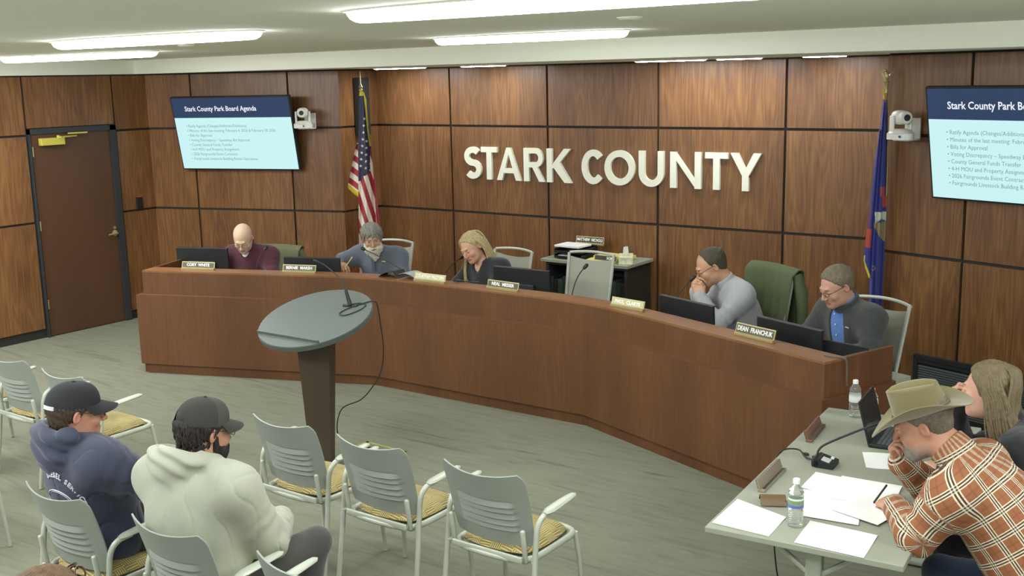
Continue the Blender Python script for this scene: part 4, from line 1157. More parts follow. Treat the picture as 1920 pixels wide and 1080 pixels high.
# delegate microphone
MTR = PI / 2 + .08
mt = empty('conference_microphone', (-1.725, 4.965, ZP + .001), MTR, 'black conference microphone with long gooseneck on the side table', 'microphone')
mb = MB(); mb.prism([(-.045, 0), (.045, 0), (.045, .020), (-.045, .042)], -.055, .055, lambda x, y, z: Vector((z, -x, y)))
mb.box((0, .04, .020), (.11, .04, .038), bev=.006); mb.obj('base', M_BLACK, mt)
mb = MB(); mb.box((-.022, -.005, .0345), (.045, .040, .006), rotx(.24)); mb.obj('display', mat('display_pale', '#c7cdc2', .4), mt)
mb = MB(); mb.box((.030, -.022, .030), (.022, .016, .008), rotx(.24), bev=.002); mb.obj('button', M_WHITE, mt)
swing = lambda P: [tuple(rotz(.45 - MTR) @ Vector((x, y - .045, z)) + Vector((0, .045, 0))) for x, y, z in P]
mb = MB(); mb.tube(bez(swing([(0, .045, .03), (.004, .05, .062), (.025, .052, .088), (.07, .062, .110), (.15, .080, .142), (.235, .095, .176)]), 8), .0055, 10); mb.obj('gooseneck', M_BLACK2, mt, smooth=True)
mb = MB(); mb.tube(swing([(.230, .094, .174), (.250, .098, .182), (.285, .106, .196), (.295, .108, .200)]), [.008, .012, .012, .006], 10); mb.obj('windscreen', M_BLACK, mt, smooth=True)
mb = MB(); mb.tube(bez([(-1.785, 4.968, ZP + .014), (-1.84, 5.0, ZP + .008), (-1.90, 5.05, ZP + .022), (-1.97, 5.02, ZP + .012), (-1.995, 4.99, ZP - .06), (-1.99, 4.97, .40), (-1.95, 4.98, .06), (-1.90, 5.1, .006)], 8), .0042, 8)
mb.ell((-1.80, 5.015, ZP + .010), (.020, .009, .008), rotz(-.4)); mb.ell((-1.852, 5.035, ZP + .012), (.018, .008, .008), rotz(-.3))
o = mb.obj('cable', M_BLACK, mt, smooth=True); o.matrix_parent_inverse = (Matrix.Translation((-1.725, 4.965, ZP + .001)) @ Matrix.Rotation(MTR, 4, 'Z')).inverted()
# two triangular name plates seen from behind
for (p, q_, lb, mm) in (((-1.850, 4.47), (-1.878, 4.80), 'name plate seen edge-on at the left side of the table near the brown case', mat('plate_back', '#a89c86', .35, .4)), ((-1.917, 5.24), (-1.955, 5.54), 'brown name plate seen edge-on further back on the side table', mat('plate_back_brown', '#8a6350', .4, .2))):
    A, Bq = Vector(p), Vector(q_); d = Bq - A; w = d.length
    t = empty('name_plate', ((A.x + Bq.x) / 2, (A.y + Bq.y) / 2, ZP), math.atan2(d.y, d.x), lb, 'name plate', 'name plates on the side table')
    o = MB(); o.box((0, 0, .007), (w, .034, .012), bev=.002); o.box((0, .012, .030), (w, .006, .05), rotx(-.35)); o.obj('holder', mm, t)
    o = MB(); o.box((0, .019, .030), (w - .01, .003, .044), rotx(-.35)); o.box((0, -.008, .0142), (w - .03, .012, .002)); o.obj('plate', M_PLATE_B, t)
# brown case, bottles
t = empty('glasses_case', (-1.755, 4.375, ZP), .5, 'small open brown case on the side table', 'case')
mb = MB(); mb.grid(lambda u, v: (-.055 + .11 * u, -.045 + .09 * v, .006 + .034 * math.sin(PI * v) ** .7), 8, 12, thick=.004); mb.obj('shell', mat('case_brown', '#6a543a', .5), t, smooth=True)
mb = MB(); mb.ell((.052, 0, .018), (.006, .038, .016)); mb.obj('inside', M_BLACK, t)
def clear():
    m, N, L, B = new_mat('clear_plastic')
    B.inputs['Base Color'].default_value = (.93, .97, .95, 1); B.inputs['Roughness'].default_value = .06
    B.inputs['Transmission Weight'].default_value = .92; B.inputs['IOR'].default_value = 1.18
    return m
M_CLEAR = clear()
def bottle(loc, label, capc, labm, h=.205, rz=0, drop=.0, capn='cap_white'):
    t = empty('water_bottle', loc, rz, label, 'bottle', 'plastic drink bottles')
    k = h / .205; r = .032
    prof = [(.020, 0), (r, .006)]
    for i in range(7): z = .012 + i * .009; prof += [(r, z), (r - .0025, z + .0045)]
    prof += [(r, .078), (r - .001, .082), (r - .001, .128), (r, .132), (r - .003, .142), (r, .148), (.028, .160), (.018, .176), (.0125, .184), (.0125, .192)]
    q = MB(); q.lathe([(a, z * k) for a, z in prof], (0, 0, 0), 24); q.obj('bottle_body', M_CLEAR, t, smooth=True)
    q = MB(); q.lathe([(.0148, .186 * k), (.0148, .203 * k), (.013, .206 * k)], (0, 0, 0), 20); q.obj('cap', mat(capn, capc, .4), t)
    q = MB(); z0, z1 = .085 * k, .126 * k
    q.grid(lambda u, v: ((r + .0004) * math.cos(2 * PI * u), (r + .0004) * math.sin(2 * PI * u), z0 + (z1 - z0) * v), 28, 2, thick=.0003); q.obj('label_band', labm, t, smooth=True)
    return t
def labmat(name, c0, c1, c2):
    m, N, L, B = new_mat(name); tc = N.new('ShaderNodeTexCoord'); sp = N.new('ShaderNodeSeparateXYZ'); L.new(tc.outputs['Generated'], sp.inputs[0])
    cr = N.new('ShaderNodeValToRGB'); cr.color_ramp.interpolation = 'CONSTANT'; e = cr.color_ramp.elements
    e[0].position = 0; e[0].color = (*lin(c0), 1); e[1].position = .28; e[1].color = (*lin(c1), 1); k = e.new(.8); k.color = (*lin(c2), 1)
    L.new(sp.outputs[2], cr.inputs[0]); L.new(cr.outputs[0], B.inputs['Base Color']); return m
LB1 = labmat('bottle_label_blue', '#5468b8', '#7e946f', '#dfe6e2'); LB2 = labmat('bottle_label_white', '#d9dcd6', '#e6e8e2', '#cfd3cd')
bottle((-1.582, 4.198, ZP + .001), 'clear water bottle with white cap among the papers on the side table', '#eef0ec', LB1)
bottle((-1.865, 5.79, ZP + .001), 'clear water bottle with white cap standing behind the laptop', '#eef0ec', LB2)
bottle((-1.775, 5.80, ZP + .001), 'drink bottle with orange cap half hidden behind the laptop lid', '#d98a2c', LB2, .17, capn='cap_orange')
# laptop
lt = empty('laptop', (-1.655, 5.49, ZP + .001), PI / 2 + TR + .02, 'black open laptop on the side table, lid towards the bench', 'laptop')
M_KEY = mat('laptop_keys', '#555a5c', .5)
mb = MB(); mb.box((0, -.115, .010), (.335, .235, .018), bev=.004); mb.obj('keyboard_base', M_BLACK, lt)
mb = MB(); 
for r in range(5):
    for c in range(14): mb.box((-.145 + c * .0222, -.045 - r * .0205, .0200), (.0185, .0165, .003))
mb.obj('keys', M_KEY, lt)
mb = MB(); mb.box((0, -.185, .0192), (.10, .06, .001)); mb.obj('touchpad', M_BLACK2, lt)
mb = MB(); mb.box((0, .028, .118), (.335, .009, .226), rotx(-.26), bev=.003); mb.obj('lid', M_BLACK, lt)
mb = MB(); mb.box((0, .0225, .117), (.312, .002, .196), rotx(-.26)); mb.obj('screen', mat('laptop_screen', '#23282c', .25), lt)
# cord over the end screen of the bench
mb = MB(); mb.tube(bez([(-2.19, 6.20, .955), (-2.135, 6.17, .958), (-2.075, 6.19, .952), (-2.055, 6.20, .93), (-2.053, 6.205, .85), (-2.052, 6.21, .78)], 6), .0045, 8)
tag(mb.obj('power_cord', mat('cord_grey', '#6f6660', .5), smooth=True), 'thin cord hanging over the right end of the bench', 'cord')

# ================================================================== figures: smooth distance-field surfaces, meshed with surface nets
f32 = np.float32
def A3(v): return np.array(v, f32)
def s_ell(p, c, r, R=None):
    q = p - A3(c)
    if R is not None: q = q @ R
    r = A3(r); k0 = np.sqrt(((q / r) ** 2).sum(1)); k1 = np.sqrt(((q / (r * r)) ** 2).sum(1)) + 1e-9
    return k0 * (k0 - 1) / k1
def s_cap(p, a, b, ra, rb):
    a, b = A3(a), A3(b); d = b - a; L2 = float(d @ d) + 1e-12
    t = np.clip((p - a) @ d / L2, 0, 1)
    q = p - a - t[:, None] * d
    return np.sqrt((q * q).sum(1)) - (ra + (rb - ra) * t)
def s_ecap(p, a, b, ra, rb, side, flat):
    """capsule stretched by 'flat' along the unit vector side"""
    s = A3(side); s = s / np.linalg.norm(s)
    def sq(v): return v - np.outer(v @ s, s).reshape(v.shape) * (1 - 1 / flat) if v.ndim > 1 else v - (v @ s) * s * (1 - 1 / flat)
    m = (A3(a) + A3(b)) / 2
    return s_cap(sq(p - m), sq(A3(a) - m), sq(A3(b) - m), ra, rb)
def smin(a, b, k):
    h = np.clip(.5 + .5 * (b - a) / k, 0, 1); return b * (1 - h) + a * h - k * h * (1 - h)
def smax(a, b, k): return -smin(-a, -b, k)
def wob(p, s, seed=0):
    rg = np.random.RandomState(seed); o = 0
    for i in range(6):
        d = rg.normal(size=3); d /= np.linalg.norm(d)
        o = o + np.sin(p @ A3(d * s * rg.uniform(.6, 1.7)) + rg.uniform(0, 6.28))
    return o / 3.0
def surf(fn, lo, hi, h):
    lo = np.array(lo, float); hi = np.array(hi, float); B = 8
    n = (np.ceil((hi - lo) / h / B).astype(int) + 1) * B
    nb = n // B
    ax = [lo[k] + h * (np.arange(nb[k]) * B + (B - 1) / 2) for k in range(3)]
    G = np.stack(np.meshgrid(*ax, indexing='ij'), -1).reshape(-1, 3).astype(f32)
    D = fn(G).reshape(nb)
    F = np.repeat(np.repeat(np.repeat(D, B, 0), B, 1), B, 2).astype(f32)
    act = np.argwhere(np.abs(D) < h * B * 0.5 * 1.75 * 1.45 + 0.012)
    o = np.stack(np.meshgrid(*[np.arange(B)] * 3, indexing='ij'), -1).reshape(-1, 3)
    for s in range(0, len(act), 600):
        a = act[s:s + 600]
        ijk = (a[:, None, :] * B + o[None]).reshape(-1, 3)
        d = fn((lo + ijk * h).astype(f32))
        F[ijk[:, 0], ijk[:, 1], ijk[:, 2]] = d
    S = F < 0
    c = np.zeros(tuple(n - 1), np.int8)
    for i in (0, 1):
        for j in (0, 1):
            for k in (0, 1): c += S[i:n[0] - 1 + i, j:n[1] - 1 + j, k:n[2] - 1 + k]
    m = (c > 0) & (c < 8)
    I = np.argwhere(m); idx = -np.ones(m.shape, np.int64); idx[m] = np.arange(len(I))
    P = np.zeros((len(I), 3)); N = np.zeros(len(I))
    cor = [(i, j, k) for i in (0, 1) for j in (0, 1) for k in (0, 1)]
    for u in cor:
        for ax_ in range(3):
            if u[ax_]: continue
            w = list(u); w[ax_] = 1
            a = F[I[:, 0] + u[0], I[:, 1] + u[1], I[:, 2] + u[2]]; b = F[I[:, 0] + w[0], I[:, 1] + w[1], I[:, 2] + w[2]]
            x = (a < 0) != (b < 0); t = np.where(x, a / np.where(x, a - b, 1), 0)
            q = np.array(u, float)[None] + t[:, None] * (np.array(w) - np.array(u))[None]
            P[x] += q[x]; N[x] += 1
    V = lo + h * (I + P / np.maximum(N, 1)[:, None])
    faces = []
    for ax_ in range(3):
        b_, c_ = (ax_ + 1) % 3, (ax_ + 2) % 3
        sl0 = [slice(None)] * 3; sl1 = [slice(None)] * 3
        sl0[ax_] = slice(0, -1); sl1[ax_] = slice(1, None)
        X = np.argwhere(S[tuple(sl0)] != S[tuple(sl1)])
        X = X[(X[:, b_] > 0) & (X[:, c_] > 0) & (X[:, b_] < n[b_] - 1) & (X[:, c_] < n[c_] - 1)]
        if not len(X): continue
        ins = S[X[:, 0], X[:, 1], X[:, 2]]
        def cell(db, dc):
            Y = X.copy(); Y[:, b_] += db; Y[:, c_] += dc; return idx[Y[:, 0], Y[:, 1], Y[:, 2]]
        q = np.stack([cell(-1, -1), cell(0, -1), cell(0, 0), cell(-1, 0)], 1)
        q[~ins] = q[~ins][:, ::-1]
        faces.append(q[(q >= 0).all(1)])
    return V, np.concatenate(faces) if faces else np.zeros((0, 4), int)
def join(parts):
    V = []; F = []; o = 0
    for v, f in parts: V.append(v); F.append(f + o); o += len(v)
    return np.concatenate(V), np.concatenate(F)
def np_obj(name, V, F, m, parent, col=None, uv=None, smooth=True):
    me = bpy.data.meshes.new(name)
    me.vertices.add(len(V)); me.vertices.foreach_set('co', np.asarray(V, f32).ravel())
    me.loops.add(len(F) * 4); me.loops.foreach_set('vertex_index', F.ravel().astype(np.int32))
    me.polygons.add(len(F)); me.polygons.foreach_set('loop_start', np.arange(0, len(F) * 4, 4, dtype=np.int32))
    try: me.polygons.foreach_set('loop_total', np.full(len(F), 4, np.int32))
    except Exception: pass
    me.materials.append(m)
    if uv is not None:
        l = me.uv_layers.new(name='UVMap'); l.data.foreach_set('uv', np.asarray(uv, f32)[F.ravel()].ravel())
    if col is not None:
        a = me.attributes.new('Col', 'FLOAT_COLOR', 'POINT'); c = np.ones((len(V), 4), f32); c[:, :3] = col; a.data.foreach_set('color', c.ravel())
    me.update(); me.validate()
    if smooth: me.polygons.foreach_set('use_smooth', [True] * len(me.polygons))
    o = bpy.data.objects.new(name, me); COL.objects.link(o); o.parent = parent
    return o

# ------------------------------------------------------------------ head
def head_sdf(q, P):
    """q in head coordinates: +y face, +z crown, metres at natural size"""
    fat = P.get('fat', 0.0)
    d = s_ell(q, (0, -.016, .042), (.077, .096, .083))
    d = smin(d, s_ell(q, (0, .020, -.016), (.064 + fat, .078, .093)), .03)
    d = smin(d, s_ell(q, (0, .030, -.068), (.052 + fat, .058, .042)), .03)
    d = smin(d, s_ell(q, (0, .078, -.090), (.022, .018, .017)), .03)
    for s in (-1, 1): d = smin(d, s_ell(q, (s * .040, .066, -.022), (.022, .022, .022)), .02)
    d = smin(d, s_cap(q, (-.030, .088, .030), (.030, .088, .030), .0105, .0105), .016)
    for s in (-1, 1): d = smax(d, -s_ell(q, (s * .031, .108, .013), (.018, .016, .0125)), .012)
    d = smin(d, s_cap(q, (0, .094, .020), (0, .117, -.022), .0065, .0105), .011)
    for s in (-1, 1): d = smin(d, s_ell(q, (s * .0105, .107, -.027), (.0075, .009, .0065)), .006)
    for s in (-1, 1): d = smin(d, s_ell(q, (s * .031, .0845, .012), (.0155, .0105, .0095)), .004)
    d = smin(d, s_ell(q, (0, .0935, -.055), (.022, .008, .0048)), .006)
    d = smin(d, s_ell(q, (0, .0920, -.064), (.018, .008, .0055)), .005)
    d = smax(d, -s_ell(q, (0, .1020, -.0595), (.021, .006, .0012)), .003)
    for s in (-1, 1):
        Re = np.array(Matrix.Rotation(s * .35, 3, 'Z') @ Matrix.Rotation(-.12, 3, 'X'), f32)
        e = s_ell(q, (s * .079, -.010, .000), (.0080, .0165, .0275), Re)
        e = smax(e, -s_ell(q, (s * .0865, -.006, .002), (.006, .0095, .0165), Re), .004)
        d = smin(d, e, .008)
    return d
def head_cols(q, P):
    n = len(q); sk = np.tile(A3(lin(P['skin'])), (n, 1))
    def paint(m, c, a=1.0):
        m = np.clip(m, 0, 1)[:, None] * a; sk[:] = sk * (1 - m) + A3(lin(c)) * m
    pinkc = P.get('pink', '#b5705a')
    for s in (-1, 1):
        paint(1.2 - s_soft(q, (s * .045, .075, -.025), (.028, .030, .024)), pinkc, .30)
        paint(1.3 - s_soft(q, (s * .082, -.008, 0), (.012, .024, .036)), pinkc, .35)
    paint(1.3 - s_soft(q, (0, .116, -.022), (.014, .014, .014)), pinkc, .4)
    paint((1.15 - s_soft(q, (0, .095, -.0595), (.024, .012, .011))) * 6, P.get('lip', '#a3604f'), .8)
    br = P.get('brow', '#5a4632')
    for s in (-1, 1):
        q2 = q.copy(); q2[:, 2] += (np.abs(q2[:, 0]) - .03) ** 2 * 6
        paint((1.0 - s_soft(q2, (s * .032, .092, .0335), (.019, .016, .0042))) * 4, br, .85)
        if P.get('eyes', 'down') == 'down':
            paint((1.0 - s_soft(q, (s * .031, .093, .0055), (.0145, .012, .0022))) * 4, '#3a2a22', .9)
        else:
            paint((1.0 - s_soft(q, (s * .031, .096, .010), (.0135, .012, .0050))) * 5, '#e6dfd6', .95)
            paint((1.0 - s_soft(q, (s * .031, .097, .010), (.0056, .014, .0056))) * 5, '#2f2620', 1)
            paint((1.0 - s_soft(q, (s * .031, .095, .0158), (.015, .012, .0020))) * 4, '#3a2a22', .9)
    if P.get('stubble'):
        c, a = P['stubble']
        m = (1.05 - s_soft(q, (0, .035, -.075), (.075, .085, .052))) * 4
        m2 = (1.0 - s_soft(q, (0, .10, -.045), (.032, .03, .010))) * 4
        lipm = np.clip((1.2 - s_soft(q, (0, .095, -.0595), (.026, .014, .012))) * 6, 0, 1)
        tex = .75 + .25 * np.sin(q[:, 0] * 900) * np.sin(q[:, 2] * 800)
        paint(np.clip(np.maximum(m, m2), 0, 1) * tex * (1 - lipm), c, a)
    if P.get('scalp'):
        c, a, zl = P['scalp']
        paint((q[:, 2] - np.interp(q[:, 1], *zl)) * 120, c, a)
    return sk
def s_soft(q, c, r):
    return np.sqrt((((q - A3(c)) / A3(r)) ** 2).sum(1))

# ------------------------------------------------------------------ hand
def hand_sdf(q, side, curls, spread=.06, thumb=(.75, .75, -.35), tcurl=.5):
    """q: hand coordinates, +y fingers, +z back of the hand, thumb on side*x"""
    q = q * A3((side, 1, 1))
    d = s_ell(q, (.002, .044, 0), (.042, .055, .0165))
    d = smin(d, s_cap(q, (-.026, .078, .001), (.030, .080, .001), .0125, .0125), .014)
    d = smin(d, s_ell(q, (.026, .030, -.008), (.020, .034, .016)), .014)
    L = ((.043, .026, .021), (.047, .029, .022), (.044, .027, .021), (.034, .021, .019))
    xs = (.031, .0105, -.0100, -.0290); rr = (.0092, .0095, .0090, .0080)
    for k in range(4):
        c = curls[k]; sp = (1.5 - k) * spread
        a = np.array((xs[k], .080 - abs(k - 1.2) * .003, .001)); th = 0.0
        for j, fr in enumerate((.8, 1.0, .7)):
            th += c * fr
            v = np.array((sp * math.cos(th), math.cos(th), -math.sin(th))); v /= np.linalg.norm(v)
            b_ = a + v * L[k][j]
            g = s_cap(q, a, b_, rr[k] * (1 - .08 * j), rr[k] * (1 - .08 * (j + 1)))
            d = smin(d, g, .0045 if j else .007); a = b_
    t = np.array(thumb, float); t /= np.linalg.norm(t)
    a = np.array((.030, .018, -.006)); b_ = a + t * .038
    d = smin(d, s_cap(q, a, b_, .0145, .0115), .010)
    t2 = t + np.array((-tcurl, .2, -.15)); t2 /= np.linalg.norm(t2); c_ = b_ + t2 * .030
    d = smin(d, s_cap(q, b_, c_, .0112, .0100), .005)
    t3 = t2 + np.array((-tcurl * .5, .1, -.1)); t3 /= np.linalg.norm(t3)
    d = smin(d, s_cap(q, c_, c_ + t3 * .020, .0100, .0085), .004)
    return d

# ------------------------------------------------------------------ person
def basis(y, zref):
    """rotation with columns x,y,z: y along y, z near zref"""
    y = Vector(y).normalized(); z = Vector(zref); z = (z - y * z.dot(y)).normalized(); x = y.cross(z)
    return np.array(((x.x, y.x, z.x), (x.y, y.y, z.y), (x.z, y.z, z.z)), f32)
BASE = dict(pelvis=(0, 0, .53), belly=(0, .03, .70), chest=(0, .08, .92), neck=(0, .125, 1.085), head=(0, .19, 1.20),
            shR=(.185, .09, 1.03), shL=(-.185, .09, 1.03), elR=(.26, .20, .82), elL=(-.26, .20, .82),
            wrR=(.13, .40, .79), wrL=(-.13, .40, .79), hipR=(.09, .02, .50), hipL=(-.09, .02, .50), knR=(.13, .44, .50), knL=(-.13, .44, .50),
            anR=(.13, .42, .09), anL=(-.13, .42, .09))
class Person:
    def __init__(s, loc, rz, label, J=None, head=(0, 0, 0), hs=1.08, P=None, bulk=1.0, hands=True, fine=.0035):
        s.t = empty('person', loc, rz, label, 'person')
        s.J = dict(BASE); s.J.update(J or {}); s.J = {k: np.array(v, f32) for k, v in s.J.items()}
        s.P = dict(skin='#c89b7c'); s.P.update(P or {})
        e = Euler((math.radians(-head[0]), math.radians(head[1]), math.radians(head[2])), 'YXZ')   # pitch down, roll, yaw to the left
        s.Rh = np.array(Matrix.Rotation(math.radians(head[2]), 3, 'Z') @ Matrix.Rotation(math.radians(-head[0]), 3, 'X') @ Matrix.Rotation(math.radians(head[1]), 3, 'Y'), f32)
        s.hs = hs; s.bulk = bulk; s.fine = fine
        s.hands = {}
        s.has_hands = hands
    def hq(s, p): return ((p - s.J['head']) @ s.Rh) / s.hs
    def hw(s, v): return s.J['head'] + s.Rh @ A3(v) * s.hs
    # --- torso field
    def torso(s, p, g=0.0):
        J = s.J; b = s.bulk
        up = J['neck'] - J['chest']; 
        R1 = basis((J['chest'] - J['belly']), (0, 1, 0)); R2 = basis((J['neck'] - J['chest']), (0, 1, 0))
        mid = (J['shR'] + J['shL']) / 2; sd = J['shR'] - J['shL']; sd = sd / np.linalg.norm(sd)
        upv = J['neck'] - J['belly']; upv = upv / np.linalg.norm(upv)
        Rc = np.stack([sd, upv - sd * (upv @ sd), np.cross(sd, upv)], 1); Rc[:, 1] /= np.linalg.norm(Rc[:, 1]); Rc[:, 2] /= np.linalg.norm(Rc[:, 2]); Rc = Rc.astype(f32)
        d = s_ell(p, J['chest'], (.165 * b + g, .19 + g, .115 * b + g), Rc)
        bl = s.P.get('belly', 1.0)
        Rb = basis(J['chest'] - J['pelvis'], (0, 1, 0))
        d = smin(d, s_ell(p, J['belly'] + A3((0, .02 * (bl - 1) * 3, 0)), (.152 * b * bl ** .5 + g, .19 + g, .118 * b * bl + g), Rb), .09)
        d = smin(d, s_ell(p, J['pelvis'], (.165 * b + g, .13 + g, .13 * b + g)), .09)
        r = .050 * b + g
        a_, c_ = mid + (J['shR'] - mid) * .72, mid + (J['shL'] - mid) * .72
        d = smin(d, s_cap(p, a_, c_, r + .012, r + .012), .08)
        for k in ('shR', 'shL'): d = smin(d, s_cap(p, J['neck'] * .55 + mid * .45 + A3((0, 0, .005)), J[k], r * .86, r), .05)
        return d
    def arm(s, p, k, g=0.0, r=(.052, .043, .034, .028), to=1.0):
        J = s.J; b = s.bulk ** .5
        el, wr, sh = J['el' + k], J['wr' + k], J['sh' + k]
        d = s_cap(p, sh, el, r[0] * b + g, r[1] * b + g)
        return smin(d, s_cap(p, el, el + (wr - el) * to, r[1] * b + g, (r[1] + (r[3] - r[1]) * to) * b + g), .02)
    def bbox(s, keys, pad):
        Q = np.array([s.J[k] for k in keys]); return Q.min(0) - pad, Q.max(0) + pad
    def body(s, armskin=(), m=None, handcfg=None):
        J = s.J; P = s.P
        neck_top = s.hw((0, -.022, -.045))
        def f(p):
            q = s.hq(p); d = head_sdf(q, P) * s.hs
            r = .058 * s.bulk ** .7 * P.get('neckr', 1)
            d = smin(d, s_cap(p, neck_top, J['neck'] + A3((0, -.01, 0)), r, r * 1.12), .028)
            c = s.torso(p, -.012)
            return smin(d, c, .03)
        hd = J['head']; lo = np.minimum(hd, J['neck']) - A3((.16, .17, .17)) * s.hs; hi = hd + A3((.16, .17, .17)) * s.hs
        lo[2] = J['neck'][2] - .10
        parts = [surf(f, lo, hi, s.fine)]
        nh = len(parts[0][0])
        # trunk, upper legs (under the clothes)
        def g(p):
            d = s.torso(p, -.012)
            for k in 'RL':
                d = smin(d, s.arm(p, k, -.004, to=.85), .03)
                d = smin(d, s_cap(p, J['hip' + k], J['kn' + k], .070, .050), .03)
                d = smin(d, s_cap(p, J['kn' + k], J['an' + k], .048, .034), .02)
            return d
        lo, hi = s.bbox([k for k in J if k not in ('head',)], .16); hi[2] = min(hi[2], J['neck'][2] + .0)
        parts.append(surf(g, lo, hi, .016))
        for k in 'RL':
            cfg = (handcfg or {}).get(k)
            if cfg is None or not s.has_hands: continue
            Rw = basis(cfg['dir'], cfg['up']); sc = cfg.get('s', 1.08); side = cfg.get('side', -1 if k == 'R' else 1)
            wr = J['wr' + k]; el = J['el' + k]
            def fh(p, Rw=Rw, sc=sc, side=side, wr=wr, el=el, cfg=cfg):
                d = hand_sdf(((p - wr) @ Rw) / sc, side, cfg['curl'], cfg.get('spread', .06), cfg.get('thumb', (.75, .75, -.35)), cfg.get('tcurl', .5)) * sc
                d = smin(d, s_cap(p, wr + (el - wr) * .03, wr + (el - wr) * (.96 if k in armskin else .45), .0265, .042 if k in armskin else .034), .014)
                return d
            pts = [wr - .13, wr + .13]
            lo = np.minimum(wr - .15, wr); hi = wr + .15
            ex = wr + (el - wr) * (1.0 if k in armskin else .45)
            lo = np.minimum(lo, ex - .05); hi = np.maximum(hi, ex + .05)
            parts.append(surf(fh, lo, hi, s.fine * .85))
        V, F = join(parts)
        C = np.tile(A3(lin(P['skin'])), (len(V), 1)).astype(f32)
        C[:nh] = head_cols(s.hq(V[:nh].astype(f32)), P)
        # knuckles slightly pinker
        s.bodyobj = np_obj('body', V, F, m or attr_mat('skin', .5, bump=.04, bscale=250), s.t, C)
        return s
    def cloth(s, name, fn, lo, hi, h, m, col=None, uvf=None):
        V, F = surf(fn, lo, hi, h)
        C = None
        if col is not None: C = col(V.astype(f32)) if callable(col) else np.tile(A3(lin(col)), (len(V), 1))
        U = uvf(V.astype(f32)) if uvf else None
        return np_obj(name, V, F, m, s.t, C, U)
    def shirt(s, m, g=.014, sleeve='long', h=.0075, wr_amp=.006, neckr=.062, low=None, col=None, uvf=None, name='shirt', hood=None, sl=(.056, .052, .043, .037), vneck=0.0, collar=None, seed=1, extra=None, cuff=.97):
        J = s.J
        low = low if low is not None else J['pelvis'][2] - .06
        nk = J['neck']; nt = s.hw((0, -.022, -.045)); nd = (nt - nk) / np.linalg.norm(nt - nk)
        def fn(p):
            w = wob(p, 19, seed) * .24 + wob(p * A3((1, 1, .5)), 50, seed + 3) * .30
            d = s.torso(p, g)
            for k in ('RL' if sleeve != 'none' else ''):
                el, sh, wr = J['el' + k], J['sh' + k], J['wr' + k]
                if sleeve == 'long': a = s.arm(p, k, g * .8, sl, cuff)
                else:
                    e2 = sh + (el - sh) * .80; a = s_cap(p, sh, e2, sl[0] * s.bulk ** .5 + g, sl[1] * s.bulk ** .5 + g * 1.7)
                    ax_ = (el - sh) / np.linalg.norm(el - sh); a = smax(a, (p - e2) @ ax_ - .0, .01)
                de = np.sqrt(((p - el) ** 2).sum(1)); ds = np.sqrt(((p - sh) ** 2).sum(1))
                a = a + wr_amp * 1.1 * np.sin(de * 115 + w * 2.4) * np.exp(-de / .10) * (sleeve == 'long')
                d = smin(d, a, .09)
            d = d - wr_amp * .75 * w
            cr = np.abs(wob(p * A3((1, 1, .62)), 24, seed + 9)); d = d + wr_amp * .40 * np.maximum(0, .13 - cr) / .13
            if hood: d = hood(p, d)
            if extra: d = extra(p, d)
            # neck opening
            q = p - nk
            op = s_cap(p, nk - nd * .02, nk + nd * .30, neckr * s.bulk ** .5, neckr * 1.15 * s.bulk ** .5)
            if vneck: op = np.minimum(op, s_cap(p, nk + A3((0, .06, -.01)), J['chest'] + A3((0, .16, .17 - vneck)), .055, .012))
            d2 = smax(d, -op, .010)
            if collar:
                d2 = np.minimum(d2, smax(smax(s_cap(p, nk - nd * .015, nk + nd * collar[0], neckr * s.bulk ** .5 + collar[1], neckr * .98 * s.bulk ** .5 + collar[1]), -s_cap(p, nk - nd * .06, nk + nd * .3, neckr * s.bulk ** .5 - .002, neckr * s.bulk ** .5 - .002), .004), (p - nk - nd * collar[0]) @ A3(nd), .004))
            return smax(d2, low - p[:, 2], .01)
        lo, hi = s.bbox(('pelvis', 'belly', 'chest', 'neck', 'shR', 'shL', 'elR', 'elL', 'wrR', 'wrL'), .20)
        lo[2] = max(lo[2], low - .03)
        hi[2] = max(hi[2], nk[2] + .16)
        return s.cloth(name, fn, lo, hi, h, m, col, uvf)
    def trousers(s, m, h=.013, r=(.088, .066, .052), col=None):
        J = s.J; b = s.bulk
        def fn(p):
            d = s_ell(p, J['pelvis'] + A3((0, 0, -.01)), (.172 * b, .14 * b, .125))
            for k in 'RL':
                d = smin(d, s_cap(p, J['hip' + k], J['kn' + k], r[0] * b ** .6, r[1] * b ** .5), .04)
                d = smin(d, s_cap(p, J['kn' + k], J['an' + k], r[1] * b ** .5 * .97, r[2]), .02)
            d = d - .004 * wob(p, 25, 5)
            return smax(d, (J['pelvis'][2] + .10) - 0 * p[:, 2] - 10, .01) if False else smax(d, p[:, 2] - (J['pelvis'][2] + .11), .01)
        lo, hi = s.bbox(('pelvis', 'hipR', 'hipL', 'knR', 'knL', 'anR', 'anL'), .18); lo[2] = max(lo[2], .03)
        V, F = surf(fn, lo, hi, h)
        np_obj('trousers', V, F, m, s.t)
        for k in 'RL':
            a = J['an' + k]; q = MB(); q.ell((a[0], a[1] + .055, .048), (.046, .135, .046), nu=18, nv=10); q.box((a[0], a[1] + .05, .012), (.085, .26, .022), bev=.01)
            q.obj('shoe', mat('shoe_dark', '#2b2622', .5), s.t, smooth=True)
        return s
    # --- head-mounted things: built in head coordinates then carried to the head
    def hpart(s, name, q, m, smooth=True, autos=60):
        q.v = [tuple(s.hw(v)) for v in q.v]
        return q.obj(name, m, s.t, smooth=smooth, autos=autos)
